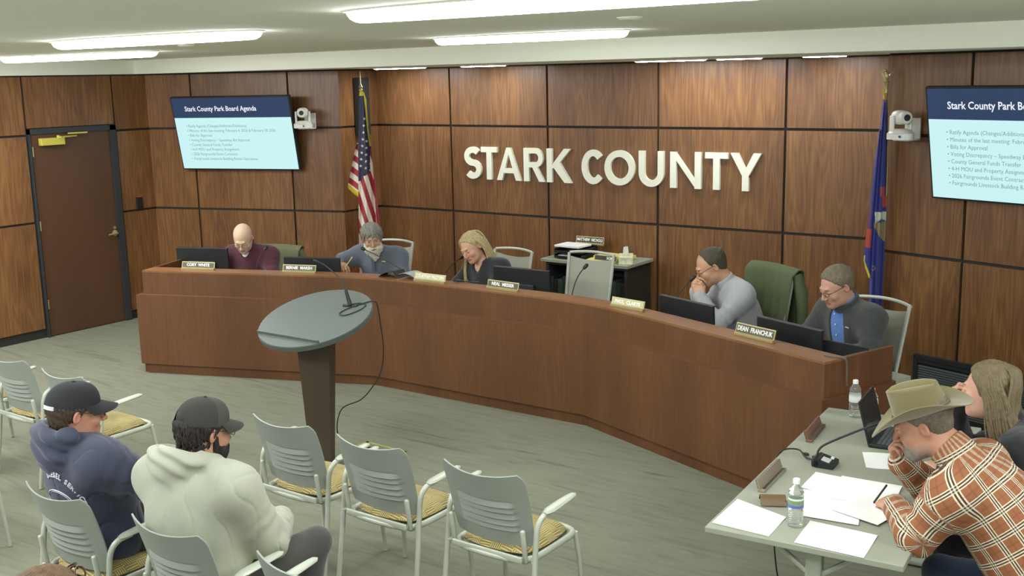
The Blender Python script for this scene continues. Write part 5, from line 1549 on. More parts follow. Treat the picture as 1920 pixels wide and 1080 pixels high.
    def hair(s, m, zl, t=.012, amp=.0025, h=None, front=None, extra=None, freq=160, col=None, name='hair', edge=.016):
        def fn(p):
            q = s.hq(p)
            d = s_ell(q, (0, -.018, .044), (.077 + t, .096 + t, .083 + t))
            d = smin(d, s_ell(q, (0, -.045, -.005), (.060 + t * .8, .052 + t, .072)), .02)
            ang = np.arctan2(q[:, 0], -q[:, 1] - .01)
            d = d - amp * (np.sin(ang * 38 + q[:, 2] * 40 + 2 * wob(q, 40, 2)) * .6 + wob(q, freq, 3) * .7)
            if extra is not None: d = extra(q, d)
            mask = np.interp(q[:, 1], *zl) - q[:, 2] + .0035 * wob(q, 130, 6)
            d = d - .0016 * wob(q, 75, 5)
            if front is not None: mask = np.maximum(mask, front(q))
            d = smax(d, mask * .75, edge)
            # hollow for the ears
            for sd in (-1, 1): d = smax(d, -s_ell(q, (sd * .086, -.008, -.004), (.020, .021, .030)), .006)
            return d * s.hs
        hd = s.J['head']; e = .20 * s.hs
        return s.cloth(name, fn, hd - e, hd + e, h or s.fine, m, col)
    def beard(s, m, length=.03, t=.010, amp=.003, h=None, name='beard', low=None, side=.004):
        def fn(p):
            q = s.hq(p)
            d = s_ell(q, (0, .034, -.070), (.056 + t * .8, .062 + t, .046 + t))
            d = smin(d, s_ell(q, (0, .078, -.092 - length * .5), (.034, .026, .022 + length)), .03)
            d = smin(d, s_ell(q, (0, .096, -.046), (.030, .012, .008)), .012)
            for sd in ((-1, 1) if t > .008 else ()): d = smin(d, s_cap(q, (sd * .066, .008, -.012), (sd * .058, .03, -.06), .010, .014), .012)
            d = d - amp * wob(q * A3((1, 1, .5)), 170, 7)
            d = smax(d, -s_ell(q, (0, .110, -.0595), (.022, .022, .0065)), .004)
            d = smax(d, -s_ell(q, (0, .085, -.012), (.044, .07, .030)), .010)
            return smax(d, q[:, 2] - (-.008 + np.abs(q[:, 0]) * .12), .008) * s.hs
        hd = s.hw((0, .03, -.09)); e = .13 * s.hs
        return s.cloth(name, fn, hd - e, hd + e, h or s.fine, m)
    def glasses(s, m, y=.1105, z=.010, w=.023, hh=.0125, r=.0015, full=True):
        q = MB()
        for sd in (-1, 1):
            q.tube([(sd * .032 + w * math.copysign(abs(math.cos(a)) ** .7, math.cos(a)), y - .006 * abs(sd * .032 + w * math.cos(a)) / .05, z + hh * math.copysign(abs(math.sin(a)) ** .7, math.sin(a))) for a in [2 * PI * k / 24 for k in range(24)]], r, 6, closed=True)
            q.tube([(sd * .055, y - .006, z + .006), (sd * .074, y - .03, z + .008), (sd * .083, -.005, z + .010), (sd * .082, -.03, z - .012)], r * 1.1, 6)
        q.tube([(-.010, y, z + .004), (0, y + .002, z + .007), (.010, y, z + .004)], r, 6)
        return s.hpart('glasses', q, m)

# ================================================================== the people
ZL_SHORT = ([-.14, -.07, -.03, .005, .018, .045, .072, .10], [-.070, -.075, -.045, -.018, .012, .050, .082, .10])
ZL_RECEDE = ([-.14, -.07, -.03, .005, .018, .030, .050, .10], [-.070, -.075, -.045, -.018, .020, .075, .125, .16])
def cloth_mat(name, col, bump=.25, bscale=260, rough=.9, var=.06, vscale=9, sheen=.25): return mat(name, col, rough, bump=bump, bscale=bscale, var=var, vscale=vscale, sheen=sheen)
def hair_mat(name, col, rough=.6): return mat(name, col, rough, bump=.5, bscale=190, var=.22, vscale=60)
def shag(p, m, n, L, zmin, seed=1, r=.0045, t=.012, ztop=.13, yfront=.06, name='hair_locks'):
    """short loose locks over the scalp, combed down and back"""
    rg = random.Random(seed); q = MB(); G = np.array((0, 0, -1.0)) @ p.Rh
    for _ in range(n):
        a = rg.uniform(0, 2 * PI); z = rg.uniform(zmin, ztop)
        u = (z - .042) / (.083 + t); u = max(-.98, min(.98, u)); c = math.sqrt(1 - u * u) if z > .042 else 1.0 - .25 * max(0, (.042 - z) / .12)
        y = -.016 + (.096 + t) * math.sin(a) * c; x = (.077 + t) * math.cos(a) * c
        if y > yfront * (1 if z > .07 else -.2 if z < .02 else .55): continue
        nrm = np.array((x, y + .016, (z - .042) * .9)); nrm /= np.linalg.norm(nrm) + 1e-6
        p0 = np.array((x, y, z)) - nrm * .006
        dv = G * .8 + np.array((0, -.35, -.2)) + np.array([rg.uniform(-.35, .35) for _ in range(3)]); dv -= nrm * (dv @ nrm) * .85; dv /= np.linalg.norm(dv) + 1e-6
        l = L * rg.uniform(.6, 1.15)
        pts = [p0, p0 + dv * l * .35 + nrm * .007, p0 + dv * l * .7 + nrm * .006, p0 + dv * l + nrm * rg.uniform(-.002, .008)]
        q.tube([Vector(v) for v in pts], [r, r, r * .8, r * .25], 5)
    return p.hpart(name, q, m, autos=80)
def long_hair(p, mname, base, parts, cap_t=.014, seed=3, n=150, zfall=-.36, spread=.012, r=.0075, top='#8a6f45', front_l=1.0, A=(-.03, .045, -.03, .045), ey=(0.0, 0.0)):
    """scalp shell plus many tapering locks that part on top, fall past the ears and hang"""
    HMm = hair_mat(mname, base, .45)
    p.hair(HMm, ([-.14, -.06, -.02, .01, .03, .055, .075, .10], [-.13, -.12, -.10, -.05, .03, .076, .104, .12]), t=cap_t, amp=.0022)
    rg = random.Random(seed); q = MB()
    G = np.array((0, 0, -1.0)) @ p.Rh       # gravity in head coordinates
    for k in range(n):
        for sd in (-1, 1):
            f = rg.random()
            o_ = 0 if sd > 0 else 2; a = A[o_] + (A[o_ + 1] - A[o_]) * f      # how far forward the lock starts
            top_p = np.array((sd * .008, a * .8 + .012, .132 - abs(a) * .25))
            ear = np.array((sd * (.081 + .012 * rg.random() + .004), a * .9 - .018 + .022 * rg.random(), .035))
            low = ear + np.array((sd * (.004 * rg.random()), -.01 - .015 * rg.random(), -.07))
            end = low + G * (abs(zfall) * (.72 + .28 * rg.random())) + np.array((sd * parts[0 if sd > 0 else 1][0], parts[0 if sd > 0 else 1][1] + ey[0 if sd > 0 else 1] + .02 * (f - .5), 0)) + np.array((rg.uniform(-1, 1), rg.uniform(-1, 1), 0)) * spread
            mid = low * .55 + end * .45 + np.array((sd * .010, .004, 0))
            pts = bez([top_p, (top_p + ear) / 2 + np.array((sd * .016, 0, .012)), ear, low, mid, end], 3)
            m_ = len(pts); q.tube([Vector(v) for v in pts], [r * (.7 + .6 * math.sin(PI * min(1, .15 + i / m_))) * (1 if i < m_ - 3 else .6) for i in range(m_)], 5)
    # back of the head
    for k in range(int(n * 1.6)):
        x = rg.uniform(-1, 1) * .080
        top_p = np.array((x * .3, -.05 - .02 * rg.random(), .120)); bk = np.array((x, -.118 + .45 * abs(x) ** 1.3 - .008 * rg.random(), .02))
        low = bk + np.array((x * .08, .012, -.08)); end = low + G * (abs(zfall) * (.70 + .3 * rg.random())) + np.array((x * .15, parts[2], 0)) + np.array((rg.uniform(-1, 1), rg.uniform(-.6, .6), 0)) * spread
        pts = bez([top_p, (top_p + bk) / 2 + np.array((0, -.022, .018)), bk, low, (low + end) / 2, end], 3)
        q.tube([Vector(v) for v in pts], r, 5)
    return p.hpart('hair_locks', q, HMm, autos=80)
FWD, UP = (0, 1, 0), (0, 0, 1)

# --- bald man, maroon quarter-zip
p = Person((-8.17, 7.13, 0), math.radians(-159.65), 'bald man in maroon pullover and glasses at the left end of the bench',
    dict(chest=(0, .09, .88), neck=(0, .13, 1.03), head=(0, .235, 1.155), shR=(.205, .10, .975), shL=(-.205, .10, .975), elR=(.30, .26, .79), elL=(-.30, .26, .79), wrR=(.13, .45, .79), wrL=(-.13, .45, .79)),
    head=(36, 0, 14), hs=1.09, bulk=1.12, P=dict(skin='#d9b79a', fat=.005, stubble=('#a39486', .45), brow='#8a6d52', pink='#c98a70', scalp=('#a58c74', .0, ZL_SHORT)))
p.body(handcfg=dict(R=dict(dir=(-.6, .8, 0), up=(0, 0, 1), curl=(.4, .4, .45, .5)), L=dict(dir=(.6, .8, 0), up=(0, 0, 1), curl=(.4, .4, .45, .5))))
MM = cloth_mat('maroon_knit', '#4b1f2b')
p.shirt(MM, collar=(.085, .014), vneck=.06)
p.shirt(mat('white_tee', '#dedbd2', .9), g=.004, name='undershirt', h=.009, sleeve='none', low=.80, neckr=.056, wr_amp=.0, collar=(.035, .004))
p.glasses(M_BLACK2, r=.0011)
p.trousers(cloth_mat('dark_trousers', '#2e3036'))
q = MB(); q.box((-.10, .205, .93), (.030, .004, .010), rotx(.5)); q.obj('chest_emblem', mat('emblem_grey', '#8a7a80', .6), p.t)

# --- grey-haired man with white beard
p = Person((-6.97, 7.65, 0), math.radians(192), 'grey-haired man with white beard in short-sleeved grey polo shirt, writing',
    dict(chest=(0, .08, .87), neck=(0, .13, 1.03), head=(-.01, .235, 1.165), shR=(.215, .10, .99), shL=(-.20, .08, .985), elR=(.345, .335, .93), elL=(-.30, .20, .76), wrR=(.18, .515, .965), wrL=(-.15, .42, .79)),
    head=(14, 6, 34), hs=1.08, bulk=1.06, P=dict(skin='#bd9277', brow='#8d887a', eyes='open', pink='#b56f58'))
p.body(armskin='RL', handcfg=dict(R=dict(dir=(-.75, .55, -.05), up=(-.15, .3, .9), curl=(.75, .8, .85, .9), thumb=(.4, 1, -.5)), L=dict(dir=(.5, .85, 0), up=(0, 0, 1), curl=(.4, .4, .45, .5))))
MM = cloth_mat('slate_polo', '#5d6670')
p.shirt(MM, sleeve='short', collar=(.065, .014), vneck=.03, wr_amp=.007)
q = MB(); q.box((-.012, .236, .93), (.032, .004, .13), rotx(-.16)); q.obj('placket', cloth_mat('slate_placket', '#4c545e'), p.t)
p.trousers(cloth_mat('dark_trousers', '#2e3036'))
HM = hair_mat('grey_hair', '#86857a')
p.hair(HM, ([-.14, -.07, -.03, .005, .022, .045, .065, .10], [-.125, -.12, -.10, -.080, -.030, .030, .062, .078]), t=.014, amp=.004)
shag(p, HM, 620, .060, -.085, seed=2, t=.013, yfront=.088, r=.0038)
p.beard(hair_mat('white_beard', '#cfc9b9'), length=.044, t=.026, amp=.0055)
q = MB(); q.box((-.115, .222, .955), (.040, .004, .010), rotx(.4)); q.obj('chest_emblem', mat('emblem_pale', '#b9b48a', .6), p.t)
# pencil in his hand: its own thing
R_ = p.J['wrR']; cs, sn = math.cos(math.radians(192)), math.sin(math.radians(192))
def toworld(loc, rz, v): c, s_ = math.cos(rz), math.sin(rz); return (loc[0] + c * v[0] - s_ * v[1], loc[1] + s_ * v[0] + c * v[1], v[2])
a = toworld((-6.97, 7.65), math.radians(192), (.085, .575, .945)); b_ = toworld((-6.97, 7.65), math.radians(192), (.045, .50, 1.035))
mb = MB(); mb.tube([a, b_], .0045, 8); tag(mb.obj('pencil', mat('pencil_yellow', '#d9c455', .5)), 'yellow pencil in the right hand of the bearded man', 'pencil')

# --- blond woman in black
p = Person((-5.72, 7.70, 0), math.radians(165), 'woman with long blond hair and black top, head tilted down',
    dict(chest=(0, .08, .86), neck=(.01, .12, 1.015), head=(.045, .205, 1.15), shR=(.17, .11, .955), shL=(-.18, .06, .985), elR=(.24, .28, .78), elL=(-.26, .22, .77), wrR=(.10, .44, .79), wrL=(-.12, .44, .79)),
    head=(26, 14, 12), hs=1.06, bulk=.92, P=dict(skin='#cfa083', brow='#8a6a45', lip='#a85a50', neckr=.86))
p.body(handcfg=dict(R=dict(dir=(-.5, .8, 0), up=(0, 0, 1), curl=(.4, .4, .45, .5)), L=dict(dir=(.5, .8, 0), up=(0, 0, 1), curl=(.4, .4, .45, .5))))
p.shirt(cloth_mat('black_top', '#25282a'), g=.010, vneck=.115, neckr=.066, wr_amp=.004)
p.trousers(cloth_mat('black_skirt_cloth', '#26282b'))
long_hair(p, 'blond_hair', '#b9a878', ((.0, -.01), (.02, -.0), -.03), seed=4, n=190, zfall=-.37, A=(-.02, .034, -.075, -.010), ey=(.02, -.13), r=.0042, cap_t=.008)

# --- man in pale shirt, hands clasped at his mouth
p = Person((-3.25, 7.64, 0), math.radians(127), 'balding man in pale shirt resting his chin on clasped hands',
    dict(pelvis=(0, 0, .53), belly=(0, .05, .70), chest=(0, .12, .89), neck=(0, .20, 1.04), head=(-.005, .325, 1.185), shR=(.185, .17, 1.0), shL=(-.195, .13, 1.0), elR=(.20, .36, .785), elL=(-.19, .31, .785), wrR=(.055, .43, .995), wrL=(-.055, .425, .975)),
    head=(30, 0, 2), hs=1.12, bulk=1.06, P=dict(skin='#c99a7a', brow='#5c4a3a', stubble=('#7d6654', .55), scalp=('#8a7358', .45, ([-.14, .02, .045, .07, .10], [.0, .05, .098, .128, .14]))))
p.body(handcfg=dict(R=dict(dir=(-.45, .15, .85), up=(.6, .75, .2), curl=(.9, .95, 1.0, 1.0), thumb=(.4, 1, -.4)), L=dict(dir=(.40, .18, .85), up=(-.75, .55, .2), curl=(.95, 1.0, 1.05, 1.05), thumb=(.35, 1, -.4))))
p.shirt(cloth_mat('pale_shirt', '#a9abad', var=.04), collar=(.075, .014), wr_amp=.010, sl=(.056, .052, .045, .036))
p.trousers(cloth_mat('dark_trousers', '#2e3036'))
p.hair(hair_mat('dark_brown_hair', '#4b4336'), ([-.14, -.07, -.03, .005, .018, .032, .050, .10], [-.070, -.075, -.045, -.018, .020, .088, .13, .17]), t=.006, amp=.0016, edge=.03, extra=lambda q, d: d + .004 * (q[:, 2] > .085))
shag(p, hair_mat('dark_brown_hair', '#4b4336'), 420, .022, .005, seed=12, t=.003, r=.0020, yfront=.020)
p.glasses(M_BLACK2)
q = MB(); w = p.J['wrL']; e = p.J['elL']; d_ = (e - w) / np.linalg.norm(e - w); R_ = Matrix(basis(d_, (-.7, .5, .3)).tolist())
c_ = Vector(w + d_ * .018); q.tube([c_ + R_ @ Vector((.033 * math.cos(a), 0, .033 * math.sin(a))) for a in [2 * PI * k / 20 for k in range(20)]], .008, 8, closed=True); q.box(c_ + R_ @ Vector((0, 0, .035)), (.038, .040, .012), R_, bev=.006); q.obj('wristwatch', M_BLACK, p.t, smooth=True)

# --- man in grey fleece over a blue shirt
p = Person((-2.36, 7.40, 0), math.radians(152), 'man in dark grey fleece over blue shirt, right end of the bench',
    dict(chest=(0, .08, .87), neck=(0, .13, 1.025), head=(.0, .235, 1.17), shR=(.21, .10, .97), shL=(-.21, .10, .97), elR=(.29, .24, .76), elL=(-.30, .22, .76), wrR=(.13, .43, .785), wrL=(-.13, .43, .785)),
    head=(24, 0, -4), hs=1.12, bulk=1.12, P=dict(skin='#cb9c83', brow='#6b5c49', pink='#c07c68', fat=.003))
p.body(handcfg=dict(R=dict(dir=(-.5, .8, 0), up=(0, 0, 1), curl=(.4, .4, .45, .5)), L=dict(dir=(.5, .8, 0), up=(0, 0, 1), curl=(.4, .4, .45, .5))))
p.shirt(cloth_mat('blue_shirt', '#5b83c4', var=.03), g=.008, name='blue_shirt', low=.60, sleeve='none', collar=(.080, .008), wr_amp=.003)
J = p.J
def open_front(q_, d, J=J):
    a, b2 = A3(J['neck']) + A3((0, .02, .06)), A3(J['belly']) + A3((0, .20, -.05))
    ax = (b2 - a); t = np.clip((q_ - a) @ ax / (ax @ ax), 0, 1); hw = .030 + .035 * np.sin(np.clip(t * 1.1, 0, 1) * PI * .9) + .02 * (t < .15)
    m = np.maximum(np.abs(q_[:, 0] - .005) - hw, (J['chest'][1] + .03) - q_[:, 1])
    return smax(d, -m, .008)
p.shirt(cloth_mat('grey_fleece', '#3f423f', bump=.5, bscale=420), g=.019, name='fleece_jacket', collar=(.070, .022), extra=open_front, wr_amp=.007, neckr=.070, low=.50)
q = MB()
for k in range(4): q.ell((.004, .246 - .012 * k, .985 - .075 * k), (.006, .003, .006), nu=8, nv=6)
q.obj('buttons', M_WHITE, p.t)
q = MB(); q.tube([(-.13, .238, .91), (-.105, .246, .915)], .004, 6); q.obj('chest_emblem', mat('emblem_silver', '#b7bab5', .5), p.t)
p.hair(hair_mat('grey_brown_hair', '#7b705a'), ([-.14, -.07, -.03, .005, .018, .045, .066, .10], [-.060, -.065, -.045, -.018, .012, .050, .082, .098]), t=.008, amp=.002, edge=.024)
shag(p, hair_mat('grey_brown_hair', '#7b705a'), 520, .022, -.01, seed=14, t=.004, r=.0022, yfront=.032)
p.glasses(M_BLACK2)
p.trousers(cloth_mat('dark_trousers', '#2e3036'))

# --- man in plaid shirt and cowboy hat
def plaid():
    m, N, L, B = new_mat('orange_plaid')
    uv = N.new('ShaderNodeUVMap'); uv.uv_map = 'UVMap'; sp = N.new('ShaderNodeSeparateXYZ'); L.new(uv.outputs[0], sp.inputs[0])
    def math_(op, a, b=None):
        q = N.new('ShaderNodeMath'); q.operation = op
        for i, x in enumerate((a, b)):
            if x is None: continue
            if isinstance(x, (int, float)): q.inputs[i].default_value = x
            else: L.new(x, q.inputs[i])
        return q.outputs[0]
    def ramp(src, per, els):
        f = math_('FRACT', math_('DIVIDE', src, per))
        cr = N.new('ShaderNodeValToRGB'); cr.color_ramp.interpolation = 'CONSTANT'; e = cr.color_ramp.elements
        e[0].position = 0; e[0].color = els[0][1]; e[1].position = els[1][0]; e[1].color = els[1][1]
        for p_, c_ in els[2:]: k = e.new(p_); k.color = c_
        L.new(f, cr.inputs[0]); return cr
    cream = (*lin('#e6dcc0'), 1); blk = (*lin('#2c2420'), 1); z = (*lin('#965f3d'), 1); br = (*lin('#774a2f'), 1)
    seq = [(0, cream), (.055, blk), (.125, cream), (.185, blk), (.255, cream), (.31, z), (.60, br), (.68, z)]
    al = lambda s: [(p_, (1, 1, 1, 1) if c_ in (cream, blk) else ((.5, .5, .5, 1) if c_ is br else (0, 0, 0, 1))) for p_, c_ in s]
    cu, cv = ramp(sp.outputs[0], .078, seq), ramp(sp.outputs[1], .082, seq)
    au, av = ramp(sp.outputs[0], .078, al(seq)), ramp(sp.outputs[1], .082, al(seq))
    def mix(a, b, f):
        q = N.new('ShaderNodeMix'); q.data_type = 'RGBA'; L.new(f, q.inputs[0])
        if isinstance(a, tuple): q.inputs[6].default_value = a
        else: L.new(a, q.inputs[6])
        L.new(b, q.inputs[7]); return q.outputs[2]
    c1 = mix(z, cu.outputs[0], math_('MULTIPLY', au.outputs[0], .85))
    c2 = mix(c1, cv.outputs[0], math_('MULTIPLY', av.outputs[0], math_('SUBTRACT', .85, math_('MULTIPLY', au.outputs[0], .40))))
    L.new(c2, B.inputs['Base Color']); B.inputs['Roughness'].default_value = .9
    return m
CL = (-.68, 4.50)
p = Person((CL[0], CL[1], 0), math.radians(95), 'man in orange plaid shirt and tan cowboy hat, pen in hand',
    dict(pelvis=(0, -.02, .54), belly=(0, .05, .71), chest=(0.0, .185, .88), neck=(.02, .315, 1.045), head=(.040, .480, 1.168), shR=(.20, .265, .985), shL=(-.20, .325, .965), elR=(.27, .46, .79), elL=(-.205, .445, .785), wrR=(.125, .580, .97), wrL=(.055, .575, .785), knR=(.14, .40, .50), knL=(-.14, .40, .50)),
    head=(24, 0, 6), hs=1.10, bulk=1.26, fine=.003, P=dict(skin='#c49074', brow='#8d8174', stubble=('#958b7d', .9), pink='#b4705c', belly=1.15, fat=.004))
p.body(handcfg=dict(R=dict(dir=(-.35, .15, .9), up=(.55, .8, .1), curl=(1.1, 1.15, 1.2, 1.2), thumb=(.5, 1, -.3)), L=dict(dir=(.62, .62, -.05), up=(-.25, .15, .95), curl=(.75, .85, .95, 1.0), thumb=(.45, 1, -.45), tcurl=.3)))
J = p.J
def plaid_uv(V, p=p, J=J):
    T = p.torso(V, .02); best = T.copy(); U = np.zeros((len(V), 2), f32)
    mid = J['chest']; ax = J['neck'] - J['belly']; ax = ax / np.linalg.norm(ax); x = A3((1, 0, 0)); yv = np.cross(ax, x)
    q = V - mid; U[:, 0] = np.arctan2(q @ x, -(q @ yv) * 1.15) * .19 ; U[:, 1] = q @ ax
    for i, k in enumerate('RL'):
        sh, el, wr = J['sh' + k], J['el' + k], J['wr' + k]
        for a, b2, o in ((sh, el, 0.0), (el, wr, float(np.linalg.norm(el - sh)))):
            d = s_cap(V, a, b2, .066, .055) - .006
            m = d < best; best = np.where(m, d, best)
            t = (b2 - a) / np.linalg.norm(b2 - a); s1 = np.cross(t, A3((.2, .1, 1))); s1 /= np.linalg.norm(s1); s2 = np.cross(t, s1); w = V - a
            U[m, 0] = (np.arctan2(w @ s1, w @ s2) * .062)[m] + .03 + .2 * i; U[m, 1] = ((w @ t) + o)[m]
    return U
PL = plaid()
p.shirt(PL, g=.018, h=.006, wr_amp=.008, collar=(.095, .016), uvf=plaid_uv, low=.44, sl=(.062, .058, .050, .038))
p.trousers(cloth_mat('blue_jeans', '#2f3d52'))
p.beard(hair_mat('grey_stubble_beard', '#8f867a'), length=.006, t=.004, amp=.0012)
p.hair(hair_mat('short_grey_hair', '#6d6455'), ([-.14, -.07, -.03, .005, .018, .045, .066, .10], [-.060, -.065, -.045, -.030, .012, .048, .078, .095]), t=.006, amp=.001)
# hat
M_FELT = mat('hat_felt', '#787048', .85, bump=.15, bscale=400, sheen=.4)
def hat():
    q = MB(); z0 = .056
    def crown(u, v):
        a = 2 * PI * u; rx, ry = .081, .103
        if v < .55:
            w = v / .55; k = 1.0 - .10 * w; z = z0 + .100 * w
            pinch = 1 - .10 * w * max(0, math.cos(a - PI / 2)) ** 2 * abs(math.sin(2 * (a - PI / 2)))
            return (rx * k * pinch * math.cos(a), ry * k * math.sin(a) - .012, z + .010 * w * math.sin(a) * 1.0)
        w = (v - .55) / .45; k = .90 * (1 - w)
        r_ = 1 - w
        edge = .018 * math.sin(min(1, (1 - r_) * 5) * PI * .5)
        crease = -.045 * math.exp(-((r_ * math.cos(a)) / .38) ** 2) * (1 - r_ ** 6)
        return (rx * k * math.cos(a), ry * k * math.sin(a) - .012, z0 + .100 + edge * .35 + crease + .012 * r_ * math.sin(a))
    q.grid(crown, 48, 30, thick=.003)
    o = p.hpart('hat_crown', q, M_FELT, autos=70)
    q = MB()
    def brim(u, v):
        a = 2 * PI * u; c, s_ = math.cos(a), math.sin(a)
        rx = .083 + v * .085; ry = .105 + v * (.098 if s_ > 0 else .078)
        side = abs(c) ** 2.2
        z = z0 - .004 + .052 * side * v ** 1.6 - .038 * (max(0, s_) ** 2) * v ** 1.3 - .022 * (max(0, -s_) ** 2) * v
        return (rx * c * (1 - .10 * side * v), ry * s_ - .012, z)
    q.grid(brim, 64, 14, thick=.0035)
    p.hpart('hat_brim', q, M_FELT, autos=70)
    q = MB(); q.tube([(.0845 * math.cos(a), .1065 * math.sin(a) - .012, z0 + .008) for a in [2 * PI * k / 40 for k in range(40)]], .004, 6, closed=True)
    p.hpart('hat_band', q, mat('hat_band_cord', '#6f6742', .8))
hat()
q = MB(); w = p.J['wrR']; e = p.J['elR']; d_ = (e - w) / np.linalg.norm(e - w); R_ = Matrix(basis(d_, (.4, .8, .3)).tolist()); c_ = Vector(w + d_ * .015)
q.tube([c_ + R_ @ Vector((.034 * math.cos(a), 0, .034 * math.sin(a))) for a in [2 * PI * k / 20 for k in range(20)]], .009, 8, closed=True); q.obj('watch_strap', M_BLACK, p.t, smooth=True)
a = toworld(CL, math.radians(95), (.150, .690, .748)); b_ = toworld(CL, math.radians(95), (.085, .625, .865))
mb = MB(); mb.tube([a, tuple(Vector(a) * .94 + Vector(b_) * .06), b_], [.001, .0045, .0045], 8); tag(mb.obj('pen', M_BLACK), 'dark pen in the left hand of the man in plaid', 'pen')

# --- woman beside him, hand at her mouth
p = Person((-.72, 5.11, 0), math.radians(93), 'woman with light brown hair at the side table, hand at her mouth',
    dict(chest=(0, .10, .88), neck=(.0, .20, 1.03), head=(.0, .320, 1.178), shR=(.17, .18, .975), shL=(-.17, .16, .975), elR=(.26, .46, .79), elL=(-.25, .32, .79), wrR=(.09, .475, 1.055), wrL=(-.02, .48, .79)),
    head=(6, 4, -8), hs=1.06, bulk=.98, P=dict(skin='#d3a38b', brow='#7d6243', lip='#a85a50', neckr=.86))
p.body(handcfg=dict(R=dict(dir=(-.40, .15, .85), up=(.2, .9, -.1), curl=(.9, 1.0, 1.05, 1.1), thumb=(.5, 1, -.4)), L=dict(dir=(.5, .8, 0), up=(0, 0, 1), curl=(.4, .4, .45, .5))))
p.shirt(cloth_mat('black_sweater', '#232427', bump=.4), g=.013, wr_amp=.006, collar=(.065, .008))
p.trousers(cloth_mat('black_skirt_cloth', '#26282b'))
long_hair(p, 'light_brown_hair', '#77694b', ((.0, -.0), (.0, -.0), -.06), seed=9, n=210, zfall=-.26, r=.0042, A=(-.06, .03, -.07, .004), ey=(-.035, -.055), cap_t=.012)

# --- man in blue hoodie and cap, seen from behind
def hood_fn(J, side=0.0, drop=.10, w=.115, up=.03):
    nk = J['neck']
    def f(p_, d):
        c = nk + A3((side, -.075, .01 + up))
        o = s_ell(p_, c, (w + .035, .085, .062)); o = np.minimum(o, s_ell(p_, c + A3((0, -.035, -drop * .5)), (w, .070, .085)))
        o = smin(s_ell(p_, c, (w + .035, .085, .060)), s_ell(p_, c + A3((0, -.030, -drop * .55)), (w * .95, .066, .088)), .04)
        i = s_ell(p_, c + A3((0, .030, .045)), (w * .86, .068, .055))
        o = smax(o, -i, .014)
        ring = smin(s_cap(p_, nk + A3((-.082, -.01, .055)), nk + A3((-.045, .085, .0)), .028, .022), s_cap(p_, nk + A3((.082, -.01, .055)), nk + A3((.045, .085, .0)), .028, .022), .02)
        o = smin(o, ring, .03)
        o = o - .0055 * np.sin(p_[:, 2] * 105 + p_[:, 0] * 40 + 2.2 * wob(p_, 20, 8)) - .0035 * wob(p_, 48, 4)
        return smin(d, o, .022)
    return f
def cap_on(p, m_front, m_back, m_brim, tip=.0, snap=True, z0=.040, patch=None):
    q = MB()
    def crown(u, v):
        a = 2 * PI * u; t_ = v * PI / 2
        rx, ry, rz_ = .086, .108, .098
        # a point on a dome; front panels a little taller
        x = rx * math.cos(a) * math.cos(t_) ** .72; y = ry * math.sin(a) * math.cos(t_) ** .72 - .014
        z = z0 + rz_ * math.sin(t_) ** .95 + .008 * math.sin(a) * math.cos(t_)
        seam = .0010 * abs(math.sin(3 * a)) ** .25
        return (x * (1 + seam * 8), y * (1 + seam * 8), z)
    def sel(front):
        qq = MB(); full = MB(); full.grid(crown, 48, 16, thick=.0025)
        qq.v = full.v; n_ = len(full.f)
        for i, f in enumerate(full.f):
            c = sum(full.v[k][1] for k in f) / len(f); zc = sum(full.v[k][2] for k in f) / len(f); xc = sum(full.v[k][0] for k in f) / len(f)
            if (c > -.005) != front: continue
            if not front and snap and ((xc / .036) ** 2 + ((zc - z0 - .012) / .040) ** 2) < 1 and c < -.05: continue
            qq.f.append(f); qq.uv.append(None); qq.mi.append(0); qq.pid.append(0)
        return qq
    p.hpart('cap_crown', sel(True), m_front, autos=70)
    p.hpart('cap_back', sel(False), m_back, autos=70)
    q = MB()
    q.ell((0, -.014, z0 + .0985), (.008, .008, .005), nu=10, nv=6)
    p.hpart('cap_button', q, m_back)
    q = MB()
    def brim(u, v):
        a = PI * (.09 + .82 * u); s_ = math.sin(a); c = math.cos(a)
        L_ = .075 * s_ ** .45
        return (.083 * c * (1 + .02 * v), .104 * s_ - .014 + L_ * v, z0 + .006 + .010 * s_ - .020 * (abs(c) ** 1.6) * v - .016 * v)
    q.grid(brim, 30, 10, thick=.004); p.hpart('cap_brim', q, m_brim, autos=70)
    if snap:
        q = MB(); q.grid(lambda u, v: (.088 * math.cos(-PI / 2 + (u - .5) * 1.15), .110 * math.sin(-PI / 2 + (u - .5) * 1.15) - .014, z0 - .012 + .017 * v), 14, 2, thick=.002); p.hpart('cap_strap', q, m_back)
    if patch is not None:
        q = MB(); q.grid(lambda u, v: (.0905 * math.cos(-PI / 2 + .42 + (u - .5) * .62), .1125 * math.sin(-PI / 2 + .42 + (u - .5) * .62) - .014, z0 - .006 + .016 * v), 10, 2, thick=.002); p.hpart('cap_patch', q, patch)
p = Person((-4.40, 2.80, 0), math.radians(-8), 'man in blue hooded sweatshirt and black cap, back to the viewer',
    dict(pelvis=(0, .02, .55), belly=(0, -.01, .70), chest=(.01, -.055, .86), neck=(.02, -.085, 1.015), head=(.035, -.085, 1.165), shR=(.21, -.065, .965), shL=(-.175, -.065, .955), elR=(.335, .10, .86), elL=(-.27, .06, .74), wrR=(.26, .33, .80), wrL=(-.12, .27, .68), knR=(.16, .46, .52), knL=(-.14, .46, .52)),
    head=(8, 0, -14), hs=1.10, bulk=1.16, P=dict(skin='#c78e74', brow='#4a3b2e', eyes='open', pink='#c0705a', neckr=.98))
p.body(handcfg=dict(R=dict(dir=(-.3, .9, 0), up=(.5, 0, .9), curl=(.4, .4, .45, .5)), L=dict(dir=(.4, .9, 0), up=(0, 0, 1), curl=(.4, .4, .45, .5))))
